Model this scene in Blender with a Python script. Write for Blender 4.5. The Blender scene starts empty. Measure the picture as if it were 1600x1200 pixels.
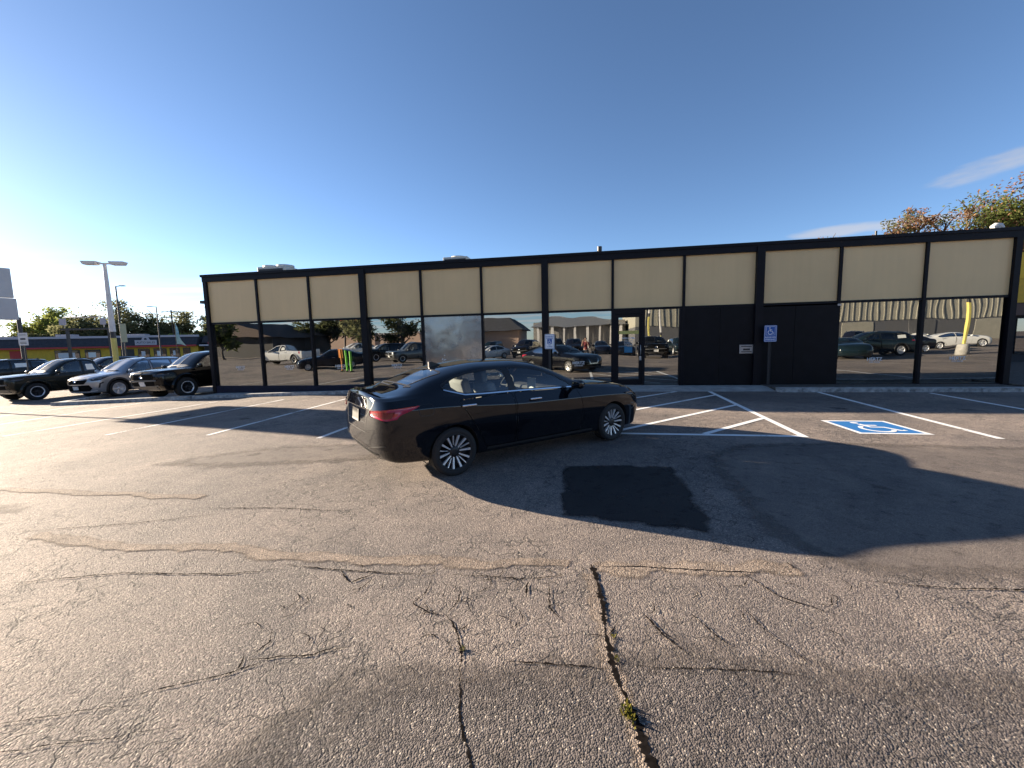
import bpy, bmesh, math, random
import numpy as np
from mathutils import Vector, Matrix
from mathutils.bvhtree import BVHTree
from mathutils.geometry import delaunay_2d_cdt

random.seed(7)
rng = np.random.default_rng(7)
R = math.radians
scene = bpy.context.scene
C = scene.collection

# ------------------------------------------------------------------ site frame
# X right, Y ahead of the camera, Z up.  The facade stands D metres away, turned by YAW.
YAW, D, CAM_H = .1743, 14.188, 1.634
TV = np.array([math.cos(YAW), -math.sin(YAW)])      # along the facade, to the right
NV = np.array([math.sin(YAW), math.cos(YAW)])       # into the building


def smooth(u):
    u = min(1., max(0., u))
    return u * u * (3 - 2 * u)


def gz_td(t, d):
    """height of the lot: it falls a little towards the left end of the building"""
    z = -.55 * smooth((-t - 3) / 24) * (1 - smooth((d - 9) / 11))
    if t > 18:
        z += .25 * smooth((t - 18) / 25)
    return z


def site(t, d, z=None, lift=0.):
    """point t metres along the facade and d metres in front of it"""
    q = TV * t + NV * (D - d)
    return Vector((q[0], q[1], (gz_td(t, d) if z is None else z) + lift))


def td(x, y):
    q = np.array([x, y])
    return float(q @ TV), float(D - q @ NV)


def gz(x, y):
    return gz_td(*td(x, y))


# ------------------------------------------------------------------ objects
def link(o, parent=None):
    C.objects.link(o)
    if parent is not None:
        o.parent = parent
    return o


def tag(o, label=None, cat=None, group=None, kind=None):
    if label: o['label'] = label
    if cat: o['category'] = cat
    if group: o['group'] = group
    if kind: o['kind'] = kind
    return o


def empty(name, loc=(0, 0, 0), rz=0., label=None, cat=None, group=None, parent=None):
    o = bpy.data.objects.new(name, None)
    o.empty_display_size = .2
    o.location = loc
    o.rotation_euler = (0, 0, rz)
    link(o, parent)
    return tag(o, label, cat, group)


def kids(o):
    return [c for c in scene.objects if c.parent == o]


CH = {}


def copy_tree(o, parent=None):
    c = o.copy()
    link(c)
    c.parent = parent
    for k in list(o.children):
        copy_tree(k, c)
    return c


def mesh_obj(name, verts, faces, mats, parent=None, smooth_=False, fm=None):
    me = bpy.data.meshes.new(name)
    me.from_pydata([tuple(v) for v in verts], [], [tuple(f) for f in faces])
    for m in (mats if isinstance(mats, (list, tuple)) else [mats]):
        me.materials.append(m)
    if fm is not None:
        me.polygons.foreach_set('material_index', np.array(fm, dtype=np.int32))
    if smooth_:
        me.polygons.foreach_set('use_smooth', np.ones(len(me.polygons), dtype=bool))
    me.update()
    return link(bpy.data.objects.new(name, me), parent)


def bm_obj(name, bm, mats, parent=None, smooth_=False):
    me = bpy.data.meshes.new(name)
    bm.to_mesh(me)
    bm.free()
    for m in (mats if isinstance(mats, (list, tuple)) else [mats]):
        me.materials.append(m)
    if smooth_:
        me.polygons.foreach_set('use_smooth', np.ones(len(me.polygons), dtype=bool))
    me.update()
    return link(bpy.data.objects.new(name, me), parent)


class MB:
    """collects simple solids and links them as ONE mesh object"""

    def __init__(s):
        s.v, s.f, s.m, s.sm = [], [], [], []

    def add(s, v, f, mi=0, sm=False):
        b = len(s.v)
        s.v += [tuple(p) for p in v]
        for q in f:
            s.f.append(tuple(b + i for i in q))
            s.m.append(mi)
            s.sm.append(sm)
        return s

    def box(s, x0, x1, y0, y1, z0, z1, mi=0, bev=0.):
        if bev > 0:
            bm = bmesh.new()
            bmesh.ops.create_cube(bm, size=1)
            for v in bm.verts:
                v.co = Vector(((x0 + x1) / 2 + v.co.x * (x1 - x0), (y0 + y1) / 2 + v.co.y * (y1 - y0), (z0 + z1) / 2 + v.co.z * (z1 - z0)))
            bmesh.ops.bevel(bm, geom=bm.edges[:], offset=bev, segments=2, affect='EDGES', profile=.5)
            return s.frombm(bm, mi)
        v = [(x0, y0, z0), (x1, y0, z0), (x1, y1, z0), (x0, y1, z0), (x0, y0, z1), (x1, y0, z1), (x1, y1, z1), (x0, y1, z1)]
        return s.add(v, [(0, 3, 2, 1), (4, 5, 6, 7), (0, 1, 5, 4), (1, 2, 6, 5), (2, 3, 7, 6), (3, 0, 4, 7)], mi)

    def frombm(s, bm, mi=0, M=None, sm=False):
        bm.verts.index_update()
        v = [(M @ q.co if M else q.co)[:] for q in bm.verts]
        f = [[q.index for q in p.verts] for p in bm.faces]
        bm.free()
        return s.add(v, f, mi, sm)

    def tube(s, pts, rad, n=10, mi=0, caps=True, sm=True):
        pts = [Vector(p) for p in pts]
        rad = rad if isinstance(rad, (list, tuple)) else [rad] * len(pts)
        rings, up = [], None
        for i, p in enumerate(pts):
            d = (pts[min(i + 1, len(pts) - 1)] - pts[max(i - 1, 0)]).normalized()
            if up is None:
                up = d.orthogonal().normalized()
            up = (up - d * up.dot(d))
            up = up.normalized() if up.length > 1e-6 else d.orthogonal().normalized()
            w = d.cross(up)
            rings.append([p + (up * math.cos(2 * math.pi * k / n) + w * math.sin(2 * math.pi * k / n)) * rad[i] for k in range(n)])
        v = [q for r in rings for q in r]
        f = []
        for i in range(len(pts) - 1):
            for k in range(n):
                f.append((i * n + k, i * n + (k + 1) % n, (i + 1) * n + (k + 1) % n, (i + 1) * n + k))
        s.add(v, f, mi, sm)
        if caps:
            s.add(rings[0], [tuple(range(n))[::-1]], mi)
            s.add(rings[-1], [tuple(range(n))], mi)
        return s

    def lathe_y(s, prof, n=40, mi=0, c=(0, 0, 0), sm=True, close=False):
        """profile of (radius, y) turned round the y axis"""
        v, f, k = [], [], len(prof)
        for i in range(n):
            a = 2 * math.pi * i / n
            for r, y in prof:
                v.append((c[0] + r * math.cos(a), c[1] + y, c[2] + r * math.sin(a)))
        for i in range(n):
            j = (i + 1) % n
            for q in range(k - 1 if not close else k):
                q2 = (q + 1) % k
                f.append((i * k + q, i * k + q2, j * k + q2, j * k + q))
        return s.add(v, f, mi, sm)

    def prism(s, poly, axis, a0, a1, mi=0):
        """polygon in the other two axes, extruded along axis"""
        n = len(poly)

        def P(u, w, a):
            return {'x': (a, u, w), 'y': (u, a, w), 'z': (u, w, a)}[axis]
        v = [P(u, w, a0) for u, w in poly] + [P(u, w, a1) for u, w in poly]
        f = [tuple(range(n))[::-1], tuple(range(n, 2 * n))]
        f += [(i, (i + 1) % n, n + (i + 1) % n, n + i) for i in range(n)]
        return s.add(v, f, mi)

    def build(s, name, mats, parent=None):
        o = mesh_obj(name, s.v, s.f, mats, parent, fm=s.m)
        o.data.polygons.foreach_set('use_smooth', np.array(s.sm, dtype=bool))
        bm = bmesh.new()
        bm.from_mesh(o.data)
        bmesh.ops.recalc_face_normals(bm, faces=bm.faces)
        bm.to_mesh(o.data)
        bm.free()
        return o


def text_mesh(body, size, align='CENTER', bold=0.):
    cu = bpy.data.curves.new('lettering', 'FONT')
    cu.body = body
    cu.size = size
    cu.align_x = align
    cu.align_y = 'CENTER'
    cu.offset = bold
    cu.resolution_u = 3
    o = bpy.data.objects.new('lettering', cu)
    C.objects.link(o)
    dg = bpy.context.evaluated_depsgraph_get()
    me = bpy.data.meshes.new_from_object(o.evaluated_get(dg))
    bpy.data.objects.remove(o)
    bpy.data.curves.remove(cu)
    v = [q.co.copy() for q in me.vertices]
    f = [tuple(p.vertices) for p in me.polygons]
    bpy.data.meshes.remove(me)
    return v, f


# ------------------------------------------------------------------ materials
def nt(m):
    return m.node_tree.nodes, m.node_tree.links


def mat(name, col, rough=.5, metal=0., noise=0., scale=8., bump=0., bscale=60., coat=0., spec=.5, trans=0., emis=None):
    m = bpy.data.materials.new(name)
    m.use_nodes = True
    N, L = nt(m)
    p = N['Principled BSDF']
    p.inputs['Base Color'].default_value = (*col, 1)
    p.inputs['Roughness'].default_value = rough
    p.inputs['Metallic'].default_value = metal
    p.inputs['Specular IOR Level'].default_value = spec
    if coat:
        p.inputs['Coat Weight'].default_value = coat
        p.inputs['Coat Roughness'].default_value = .03
    if emis:
        p.inputs['Emission Color'].default_value = (*emis[:3], 1)
        p.inputs['Emission Strength'].default_value = emis[3]
    tc = N.new('ShaderNodeTexCoord')
    if noise:
        t = N.new('ShaderNodeTexNoise')
        t.inputs['Scale'].default_value = scale
        t.inputs['Detail'].default_value = 6
        t.inputs['Roughness'].default_value = .6
        L.new(tc.outputs['Object'], t.inputs['Vector'])
        r = N.new('ShaderNodeValToRGB')
        r.color_ramp.elements[0].position = .3
        r.color_ramp.elements[1].position = .7
        r.color_ramp.elements[0].color = (*[max(0, c * (1 - noise)) for c in col], 1)
        r.color_ramp.elements[1].color = (*[min(1, c * (1 + noise)) for c in col], 1)
        L.new(t.outputs['Fac'], r.inputs['Fac'])
        L.new(r.outputs['Color'], p.inputs['Base Color'])
    if bump:
        t = N.new('ShaderNodeTexNoise')
        t.inputs['Scale'].default_value = bscale
        t.inputs['Detail'].default_value = 4
        L.new(tc.outputs['Object'], t.inputs['Vector'])
        b = N.new('ShaderNodeBump')
        b.inputs['Strength'].default_value = bump
        b.inputs['Distance'].default_value = .02
        L.new(t.outputs['Fac'], b.inputs['Height'])
        L.new(b.outputs['Normal'], p.inputs['Normal'])
    return m


def panel_mat(name, col):
    m = mat(name, col, .42)
    N, L = nt(m)
    p = N['Principled BSDF']
    tc = N.new('ShaderNodeTexCoord')
    mp = N.new('ShaderNodeMapping')
    mp.inputs['Scale'].default_value = (5., 5., .35)
    t = N.new('ShaderNodeTexNoise')
    t.inputs['Scale'].default_value = 1.6
    t.inputs['Detail'].default_value = 6
    t2 = N.new('ShaderNodeTexNoise')
    t2.inputs['Scale'].default_value = .8
    t2.inputs['Detail'].default_value = 5
    L.new(tc.outputs['Object'], mp.inputs[0])
    L.new(mp.outputs[0], t.inputs['Vector'])
    L.new(tc.outputs['Object'], t2.inputs['Vector'])
    oi = N.new('ShaderNodeObjectInfo')
    a = N.new('ShaderNodeMath')
    a.operation = 'MULTIPLY_ADD'
    L.new(oi.outputs['Random'], a.inputs[0])
    a.inputs[1].default_value = .10
    a.inputs[2].default_value = .78
    for src, k in ((t, .09), (t2, .22)):
        b = N.new('ShaderNodeMath')
        b.operation = 'MULTIPLY_ADD'
        L.new(src.outputs['Fac'], b.inputs[0])
        b.inputs[1].default_value = k
        L.new(a.outputs[0], b.inputs[2])
        a = b
    x = N.new('ShaderNodeMix')
    x.data_type = 'RGBA'
    x.blend_type = 'MULTIPLY'
    x.inputs[0].default_value = 1
    x.inputs[6].default_value = (*col, 1)
    L.new(a.outputs[0], x.inputs[7])
    L.new(x.outputs[2], p.inputs['Base Color'])
    return m


def glass_mat(name, tint, refl=.06, rcol=(1, 1, 1), wave=0., wscale=.7, rough=0., dirt=0.):
    """thin pane: tinted see-through plus mirror reflection growing with the angle"""
    m = bpy.data.materials.new(name)
    m.use_nodes = True
    N, L = nt(m)
    N.remove(N['Principled BSDF'])
    out = N['Material Output']
    tr = N.new('ShaderNodeBsdfTransparent')
    tr.inputs['Color'].default_value = (*tint, 1)
    gl = N.new('ShaderNodeBsdfGlossy')
    gl.inputs['Color'].default_value = (*rcol, 1)
    gl.inputs['Roughness'].default_value = rough
    fr = N.new('ShaderNodeFresnel')
    fr.inputs['IOR'].default_value = 1.5
    ad = N.new('ShaderNodeMath')
    ad.operation = 'ADD'
    ad.use_clamp = True
    ad.inputs[1].default_value = refl
    L.new(fr.outputs[0], ad.inputs[0])
    mx = N.new('ShaderNodeMixShader')
    L.new(ad.outputs[0], mx.inputs[0])
    L.new(tr.outputs[0], mx.inputs[1])
    L.new(gl.outputs[0], mx.inputs[2])
    last = mx
    if wave:
        tc = N.new('ShaderNodeTexCoord')
        t = N.new('ShaderNodeTexNoise')
        t.inputs['Scale'].default_value = wscale
        t.inputs['Detail'].default_value = 1.5
        L.new(tc.outputs['Object'], t.inputs['Vector'])
        b = N.new('ShaderNodeBump')
        b.inputs['Strength'].default_value = 1
        b.inputs['Distance'].default_value = wave
        L.new(t.outputs['Fac'], b.inputs['Height'])
        L.new(b.outputs['Normal'], gl.inputs['Normal'])
    if dirt:
        tc = N.new('ShaderNodeTexCoord')
        t = N.new('ShaderNodeTexNoise')
        t.inputs['Scale'].default_value = 2.2
        t.inputs['Detail'].default_value = 7
        L.new(tc.outputs['Object'], t.inputs['Vector'])
        mr = N.new('ShaderNodeMapRange')
        mr.inputs['From Min'].default_value = .45
        mr.inputs['From Max'].default_value = .8
        mr.inputs['To Max'].default_value = dirt
        L.new(t.outputs['Fac'], mr.inputs['Value'])
        df = N.new('ShaderNodeBsdfDiffuse')
        df.inputs['Color'].default_value = (.35, .34, .32, 1)
        m2 = N.new('ShaderNodeMixShader')
        L.new(mr.outputs[0], m2.inputs[0])
        L.new(mx.outputs[0], m2.inputs[1])
        L.new(df.outputs[0], m2.inputs[2])
        last = m2
    L.new(last.outputs[0], out.inputs['Surface'])
    return m


def asphalt_mat(name, dark, light, stone=.5, bump=.8, cell=95., big=.35, crack=0., fade=False, sheen=.5, pale_=.75):
    m = bpy.data.materials.new(name)
    m.use_nodes = True
    N, L = nt(m)
    p = N['Principled BSDF']
    p.inputs['Roughness'].default_value = .85
    p.inputs['Specular IOR Level'].default_value = sheen
    tc = N.new('ShaderNodeTexCoord')
    V = tc.outputs['Object']

    def noise(scale, detail=5, rough=.6, dist=0.):
        t = N.new('ShaderNodeTexNoise')
        t.inputs['Scale'].default_value = scale
        t.inputs['Detail'].default_value = detail
        t.inputs['Roughness'].default_value = rough
        t.inputs['Distortion'].default_value = dist
        L.new(V, t.inputs['Vector'])
        return t.outputs['Fac']

    def ramp(fac, a, b, ca, cb):
        r = N.new('ShaderNodeValToRGB')
        e = r.color_ramp.elements
        e[0].position, e[1].position = a, b
        e[0].color, e[1].color = (*ca, 1), (*cb, 1)
        L.new(fac, r.inputs['Fac'])
        return r.outputs['Color']

    def mixc(mode, fac, a, b):
        x = N.new('ShaderNodeMix')
        x.data_type = 'RGBA'
        x.blend_type = mode
        if isinstance(fac, float):
            x.inputs[0].default_value = fac
        else:
            L.new(fac, x.inputs[0])
        L.new(a, x.inputs[6])
        L.new(b, x.inputs[7])
        return x.outputs[2]

    def math_(op, a, b):
        x = N.new('ShaderNodeMath')
        x.operation = op
        x.use_clamp = False
        for i, q in enumerate((a, b)):
            if isinstance(q, (int, float)):
                x.inputs[i].default_value = q
            else:
                L.new(q, x.inputs[i])
        return x.outputs[0]

    base = ramp(noise(big, 7, .62, .6), .36, .66, dark, light)
    mid = ramp(noise(3.1, 6, .7), .3, .75, (.72, .72, .74), (1.22, 1.2, 1.16))
    col = mixc('MULTIPLY', 1., base, mid)
    vo = N.new('ShaderNodeTexVoronoi')
    vo.inputs['Scale'].default_value = cell
    L.new(V, vo.inputs['Vector'])
    sp = N.new('ShaderNodeSeparateColor')
    L.new(vo.outputs['Color'], sp.inputs[0])
    st = ramp(sp.outputs[0], .0, 1., (1 - stone,) * 3, (1 + stone, 1 + stone * .96, 1 + stone * .88))
    col = mixc('MULTIPLY', 1., col, st)
    # odd pale stones
    pale = ramp(sp.outputs[1], .93, .96, (0, 0, 0), (1, 1, 1))
    bw = N.new('ShaderNodeRGBToBW')
    L.new(pale, bw.inputs[0])
    pc = N.new('ShaderNodeRGB')
    pc.outputs[0].default_value = (.42, .37, .31, 1)
    col = mixc('MIX', math_('MULTIPLY', bw.outputs[0], pale_), col, pc.outputs[0])
    h = math_('SUBTRACT', 1., math_('MULTIPLY', vo.outputs['Distance'], 1.))
    h = math_('ADD', h, math_('MULTIPLY', noise(34, 5, .65), 1.6))
    if crack:
        wv = N.new('ShaderNodeTexVoronoi')
        wv.feature = 'DISTANCE_TO_EDGE'
        wv.inputs['Scale'].default_value = 4.2
        nv = N.new('ShaderNodeTexNoise')
        nv.inputs['Scale'].default_value = 5
        nv.inputs['Detail'].default_value = 5
        L.new(V, nv.inputs['Vector'])
        mv = N.new('ShaderNodeMix')
        mv.data_type = 'RGBA'
        mv.blend_type = 'LINEAR_LIGHT'
        mv.inputs[0].default_value = .22
        L.new(V, mv.inputs[6])
        L.new(nv.outputs['Color'], mv.inputs[7])
        L.new(mv.outputs[2], wv.inputs['Vector'])
        ce = N.new('ShaderNodeMapRange')
        ce.inputs['From Min'].default_value = .008
        ce.inputs['From Max'].default_value = .034
        ce.inputs['To Min'].default_value = 1
        ce.inputs['To Max'].default_value = 0
        L.new(wv.outputs['Distance'], ce.inputs['Value'])
        ms = N.new('ShaderNodeMapRange')
        ms.inputs['From Min'].default_value = .42
        ms.inputs['From Max'].default_value = .55
        L.new(noise(.62, 5, .65), ms.inputs['Value'])
        cf = math_('MULTIPLY', math_('MULTIPLY', ce.outputs[0], ms.outputs[0]), crack)
        dk = N.new('ShaderNodeRGB')
        dk.outputs[0].default_value = (.035, .032, .03, 1)
        col = mixc('MIX', cf, col, dk.outputs[0])
        h = math_('SUBTRACT', h, math_('MULTIPLY', cf, 2.2))
    L.new(col, p.inputs['Base Color'])
    b = N.new('ShaderNodeBump')
    b.inputs['Strength'].default_value = bump
    b.inputs['Distance'].default_value = .0055
    L.new(h, b.inputs['Height'])
    L.new(b.outputs['Normal'], p.inputs['Normal'])
    if fade:
        at = N.new('ShaderNodeAttribute')
        at.attribute_name = 'fade'
        f2 = math_('ADD', at.outputs['Fac'], math_('MULTIPLY', math_('SUBTRACT', noise(6, 6, .7), .5), 1.5))
        mr = N.new('ShaderNodeMapRange')
        mr.inputs['From Min'].default_value = .25
        mr.inputs['From Max'].default_value = .95
        L.new(f2, mr.inputs['Value'])
        tr = N.new('ShaderNodeBsdfTransparent')
        mx = N.new('ShaderNodeMixShader')
        L.new(mr.outputs[0], mx.inputs[0])
        L.new(tr.outputs[0], mx.inputs[1])
        L.new(p.outputs[0], mx.inputs[2])
        L.new(mx.outputs[0], N['Material Output'].inputs['Surface'])
    return m


def worn_paint(name, col, wear=.45):
    """road paint worn through to the asphalt in specks"""
    m = bpy.data.materials.new(name)
    m.use_nodes = True
    N, L = nt(m)
    p = N['Principled BSDF']
    p.inputs['Roughness'].default_value = .7
    p.inputs['Base Color'].default_value = (*col, 1)
    tc = N.new('ShaderNodeTexCoord')
    t = N.new('ShaderNodeTexNoise')
    t.inputs['Scale'].default_value = 28
    t.inputs['Detail'].default_value = 8
    t.inputs['Roughness'].default_value = .72
    L.new(tc.outputs['Object'], t.inputs['Vector'])
    t2 = N.new('ShaderNodeTexNoise')
    t2.inputs['Scale'].default_value = 1.1
    t2.inputs['Detail'].default_value = 3
    L.new(tc.outputs['Object'], t2.inputs['Vector'])
    ad = N.new('ShaderNodeMath')
    ad.operation = 'ADD'
    L.new(t.outputs['Fac'], ad.inputs[0])
    L.new(t2.outputs['Fac'], ad.inputs[1])
    mr = N.new('ShaderNodeMapRange')
    mr.inputs['From Min'].default_value = wear * 2 - .06
    mr.inputs['From Max'].default_value = wear * 2 + .06
    L.new(ad.outputs[0], mr.inputs['Value'])
    tr = N.new('ShaderNodeBsdfTransparent')
    mx = N.new('ShaderNodeMixShader')
    L.new(mr.outputs[0], mx.inputs[0])
    L.new(tr.outputs[0], mx.inputs[1])
    L.new(p.outputs[0], mx.inputs[2])
    L.new(mx.outputs[0], N['Material Output'].inputs['Surface'])
    return m


def leaf_mat(name, a, b, trans=.4):
    m = bpy.data.materials.new(name)
    m.use_nodes = True
    N, L = nt(m)
    N.remove(N['Principled BSDF'])
    geo = N.new('ShaderNodeNewGeometry')
    r = N.new('ShaderNodeValToRGB')
    r.color_ramp.elements[0].color = (*a, 1)
    r.color_ramp.elements[1].color = (*b, 1)
    L.new(geo.outputs['Random Per Island'], r.inputs['Fac'])
    d = N.new('ShaderNodeBsdfDiffuse')
    t = N.new('ShaderNodeBsdfTranslucent')
    L.new(r.outputs[0], d.inputs[0])
    L.new(r.outputs[0], t.inputs[0])
    x = N.new('ShaderNodeMixShader')
    x.inputs[0].default_value = trans
    L.new(d.outputs[0], x.inputs[1])
    L.new(t.outputs[0], x.inputs[2])
    L.new(x.outputs[0], N['Material Output'].inputs['Surface'])
    return m


M = {}
M['black_paint'] = mat('black_paint', (.003, .0035, .006), .04, spec=.6)
M['ebony_paint'] = mat('ebony_paint', (.004, .004, .004), .12, spec=.4)
M['grille_black'] = mat('grille_black', (.004, .004, .004), .9, spec=.1)
M['silver_paint'] = mat('silver_paint', (.36, .37, .39), .3, metal=.55, coat=1.)
M['olive_paint'] = mat('olive_paint', (.018, .018, .013), .15, spec=.4)
M['white_paint'] = mat('white_paint', (.72, .72, .7), .3, coat=1.)
M['grey_paint'] = mat('grey_paint', (.10, .11, .115), .3, metal=.3, coat=1.)
M['teal_paint'] = mat('teal_paint', (.007, .015, .020), .08)
M['navy_paint'] = mat('navy_paint', (.008, .010, .02), .08)
M['car_glass'] = glass_mat('car_glass', (.80, .86, .85), .07)
M['dark_glass'] = glass_mat('dark_glass', (.10, .12, .12), .05)
M['clear_lens'] = mat('clear_lens', (.55, .57, .6), .08, spec=.8, metal=.3)
M['dark_lens'] = mat('dark_lens', (.03, .032, .036), .08, spec=.9)
M['red_lens'] = mat('red_lens', (.42, .006, .015), .12, coat=1.)
M['dark_red_lens'] = mat('dark_red_lens', (.16, .004, .008), .12, coat=1.)
M['chrome'] = mat('chrome', (.72, .73, .75), .14, metal=1.)
M['alloy'] = mat('alloy', (.74, .74, .75), .35, metal=.45)
M['dark_alloy'] = mat('dark_alloy', (.02, .02, .022), .4, metal=.3)
M['rubber'] = mat('rubber', (.012, .012, .013), .75, noise=.3, scale=30)
M['black_plastic'] = mat('black_plastic', (.012, .012, .013), .5)
M['grey_plastic'] = mat('grey_plastic', (.10, .10, .102), .55)
M['interior'] = mat('interior', (.018, .018, .02), .8)
M['seat_cloth'] = mat('seat_cloth', (.26, .25, .235), .9, noise=.12, scale=40)
M['seat_dark'] = mat('seat_dark', (.035, .035, .037), .85)
M['paper'] = mat('paper', (.78, .80, .76), .8)
M['plate'] = mat('plate', (.62, .62, .62), .5, noise=.1, scale=30)
M['plate_dark'] = mat('plate_dark', (.02, .02, .02), .7, noise=.2, scale=30)
# ================================================================== vehicles
def pchip(xs, ys, x):
    """monotone cubic interpolation; ys may carry extra trailing axes"""
    xs = np.asarray(xs, float)
    ys = np.asarray(ys, float)
    x = np.clip(np.asarray(x, float), xs[0], xs[-1])
    h = np.diff(xs)
    sh = (-1,) + (1,) * (ys.ndim - 1)
    d = np.diff(ys, axis=0) / h.reshape(sh)
    m = np.zeros_like(ys)
    if len(xs) > 2:
        w1 = (2 * h[1:] + h[:-1]).reshape(sh)
        w2 = (h[1:] + 2 * h[:-1]).reshape(sh)
        a, b = d[:-1], d[1:]
        ok = a * b > 0
        with np.errstate(divide='ignore', invalid='ignore'):
            mm = (w1 + w2) / (w1 / a + w2 / b)
        m[1:-1] = np.where(ok, mm, 0)
    m[0], m[-1] = d[0], d[-1]
    k = np.clip(np.searchsorted(xs, x, side='right') - 1, 0, len(h) - 1)
    s = ((x - xs[k]) / h[k]).reshape((-1,) + (1,) * (ys.ndim - 1))
    hk = h[k].reshape(s.shape)
    return (ys[k] * (1 + 2 * s) * (1 - s) ** 2 + m[k] * hk * s * (1 - s) ** 2
            + ys[k + 1] * s * s * (3 - 2 * s) + m[k + 1] * hk * s * s * (s - 1))


def tab(pairs, x):
    if not isinstance(pairs, (list, tuple)):
        return np.full(len(x), float(pairs))
    a = np.array(pairs, float)
    return pchip(a[:, 0], a[:, 1], x)


STY = {}
STY['sedan'] = dict(
    W=.925, WB=2.825, track=.80, RT=.302, RR=.220, TW=.215, arch=.336, zaxle=.302, dx=-.40,
    xr=[-2.08, -2.16, -2.27, -2.34, -2.35, -2.335, -2.315, -2.31, -2.305, -2.30, -2.30],
    xf=[2.12, 2.17, 2.27, 2.33, 2.32, 2.28, 2.22, 2.19, 2.17, 2.17, 2.17],
    yw=[0, .80, .935, .972, .998, .992, .900],
    z=[.19, [(-2.4, .27), (-1.5, .21), (-1, .19), (2.4, .19)], [(-2.4, .33), (-1.7, .26), (0, .22), (1.9, .21), (2.4, .22)],
       [(-2.5, .45), (0, .40), (2.4, .40)], [(-2.5, .66), (0, .60), (2.4, .56)],
       [(-2.4, .885), (-1.8, .885), (-.3, .80), (1.2, .77), (1.9, .73), (2.3, .65)],
       [(-2.36, .985), (-1.9, .998), (-1.5, .98), (-.3, .945), (.6, .915), (1.1, .895), (1.8, .84), (2.2, .73)]],
    belt_in=.905,
    rail_z=[(-2.3, 1.04), (-2.18, 1.032), (-2.0, 1.05), (-1.85, 1.09), (-1.6, 1.172), (-1.25, 1.258), (-.8, 1.312), (-.3, 1.312), (.0, 1.285), (.35, 1.185), (.65, 1.06), (.92, .965), (1.5, .925), (2.0, .85), (2.2, .745)],
    rail_y=[(-2.3, .62), (-2.0, .64), (-1.6, .61), (-.9, .575), (-.2, .575), (.35, .64), (.8, .70), (1.0, .70), (1.5, .67), (2.2, .55)],
    top_z=[(-2.3, 1.066), (-2.16, 1.060), (-1.95, 1.085), (-1.75, 1.152), (-1.5, 1.255), (-1.15, 1.342), (-.7, 1.384), (-.3, 1.386), (.0, 1.362), (.35, 1.255), (.70, 1.105), (.92, 1.005), (1.4, .97), (1.9, .89), (2.2, .765)],
    capR=(.25, 3.4), capF=(.52, 2.5), bulge=.035,
    glass_f=[(-.44, .985), (.15, .972), (.57, .955), (.53, .995), (.31, 1.115), (.09, 1.205), (-.10, 1.25), (-.30, 1.268), (-.46, 1.27)],
    glass_r=[(-.54, .988), (-.56, 1.27), (-.85, 1.260), (-1.10, 1.235), (-1.32, 1.185), (-1.50, 1.105), (-1.47, 1.072), (-1.22, 1.002), (-1.0, .994)],
    wind=[(.06, .50), (.06, 0), (.85, 0), (.82, .45), (.73, .66)],
    back=[(-1.40, .50), (-1.38, 0), (-1.90, 0), (-1.88, .40), (-1.81, .57)],
    door_f=[(-.48, .29), (.70, .29), (.74, .60), (.66, .93), (-.48, .955)],
    door_r=[(-.51, .29), (-.96, .29), (-1.06, .50), (-1.22, .75), (-1.33, .93), (-.51, .957)],
    handle=[(-.16, .845), (-1.22, .865)], mirror=(.56, .90, .965))
STY['crossover'] = dict(
    W=.965, WB=2.85, track=.83, RT=.375, RR=.25, TW=.235, arch=.43, zaxle=.375,
    xr=[-2.15, -2.2, -2.36, -2.45, -2.47, -2.44, -2.38, -2.28, -2.12, -2.10, -2.09],
    xf=[2.15, 2.2, 2.36, 2.45, 2.47, 2.44, 2.36, 2.32, 2.30, 2.30, 2.30],
    z=[.24, .24, [(-2.4, .34), (-1.9, .30), (0, .28), (1.9, .27), (2.4, .27)], .47, .72,
       [(-2.4, 1.0), (0, .94), (2.4, .86)], [(-2.42, 1.12), (0, 1.08), (1.0, 1.05), (1.4, 1.04), (1.9, .99), (2.36, .90)]],
    belt_in=.94,
    rail_z=[(-2.15, 1.56), (-1.5, 1.61), (-.5, 1.635), (.1, 1.615), (.4, 1.555), (.8, 1.36), (1.1, 1.18), (1.32, 1.085), (1.7, 1.06), (2.1, 1.0), (2.33, .92)],
    rail_y=[(-2.15, .62), (-1, .65), (.2, .64), (.8, .70), (1.2, .76), (1.4, .74), (2.33, .60)],
    top_z=[(-2.12, 1.64), (-1.5, 1.70), (-.5, 1.73), (.1, 1.715), (.4, 1.66), (.8, 1.46), (1.15, 1.24), (1.35, 1.125), (1.7, 1.10), (2.1, 1.03), (2.33, .93)],
    capR=(.35, 3.), capF=(.55, 2.5), bulge=.04,
    glass_f=[(-.03, 1.125), (.5, 1.11), (1.02, 1.09), (.98, 1.13), (.72, 1.32), (.50, 1.45), (.30, 1.535), (.1, 1.565), (-.05, 1.57)],
    glass_r=[(-.14, 1.127), (-.16, 1.575), (-.6, 1.575), (-1.02, 1.565), (-1.02, 1.14)],
    glass_q=[(-1.11, 1.15), (-1.11, 1.56), (-1.6, 1.54), (-1.95, 1.50), (-2.05, 1.30), (-1.85, 1.2), (-1.5, 1.16)],
    wind=[(.42, .55), (.40, 0), (1.30, 0), (1.26, .45), (1.17, .70)], back=None,
    door_f=[(-.06, .36), (.98, .36), (1.04, .65), (1.02, 1.045), (-.06, 1.08)],
    door_r=[(-.09, .36), (-.80, .36), (-1.0, .62), (-1.06, .9), (-1.06, 1.085), (-.09, 1.08)],
    handle=[(.10, .97), (-.90, .985)], mirror=(.98, .99, 1.13))
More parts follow.
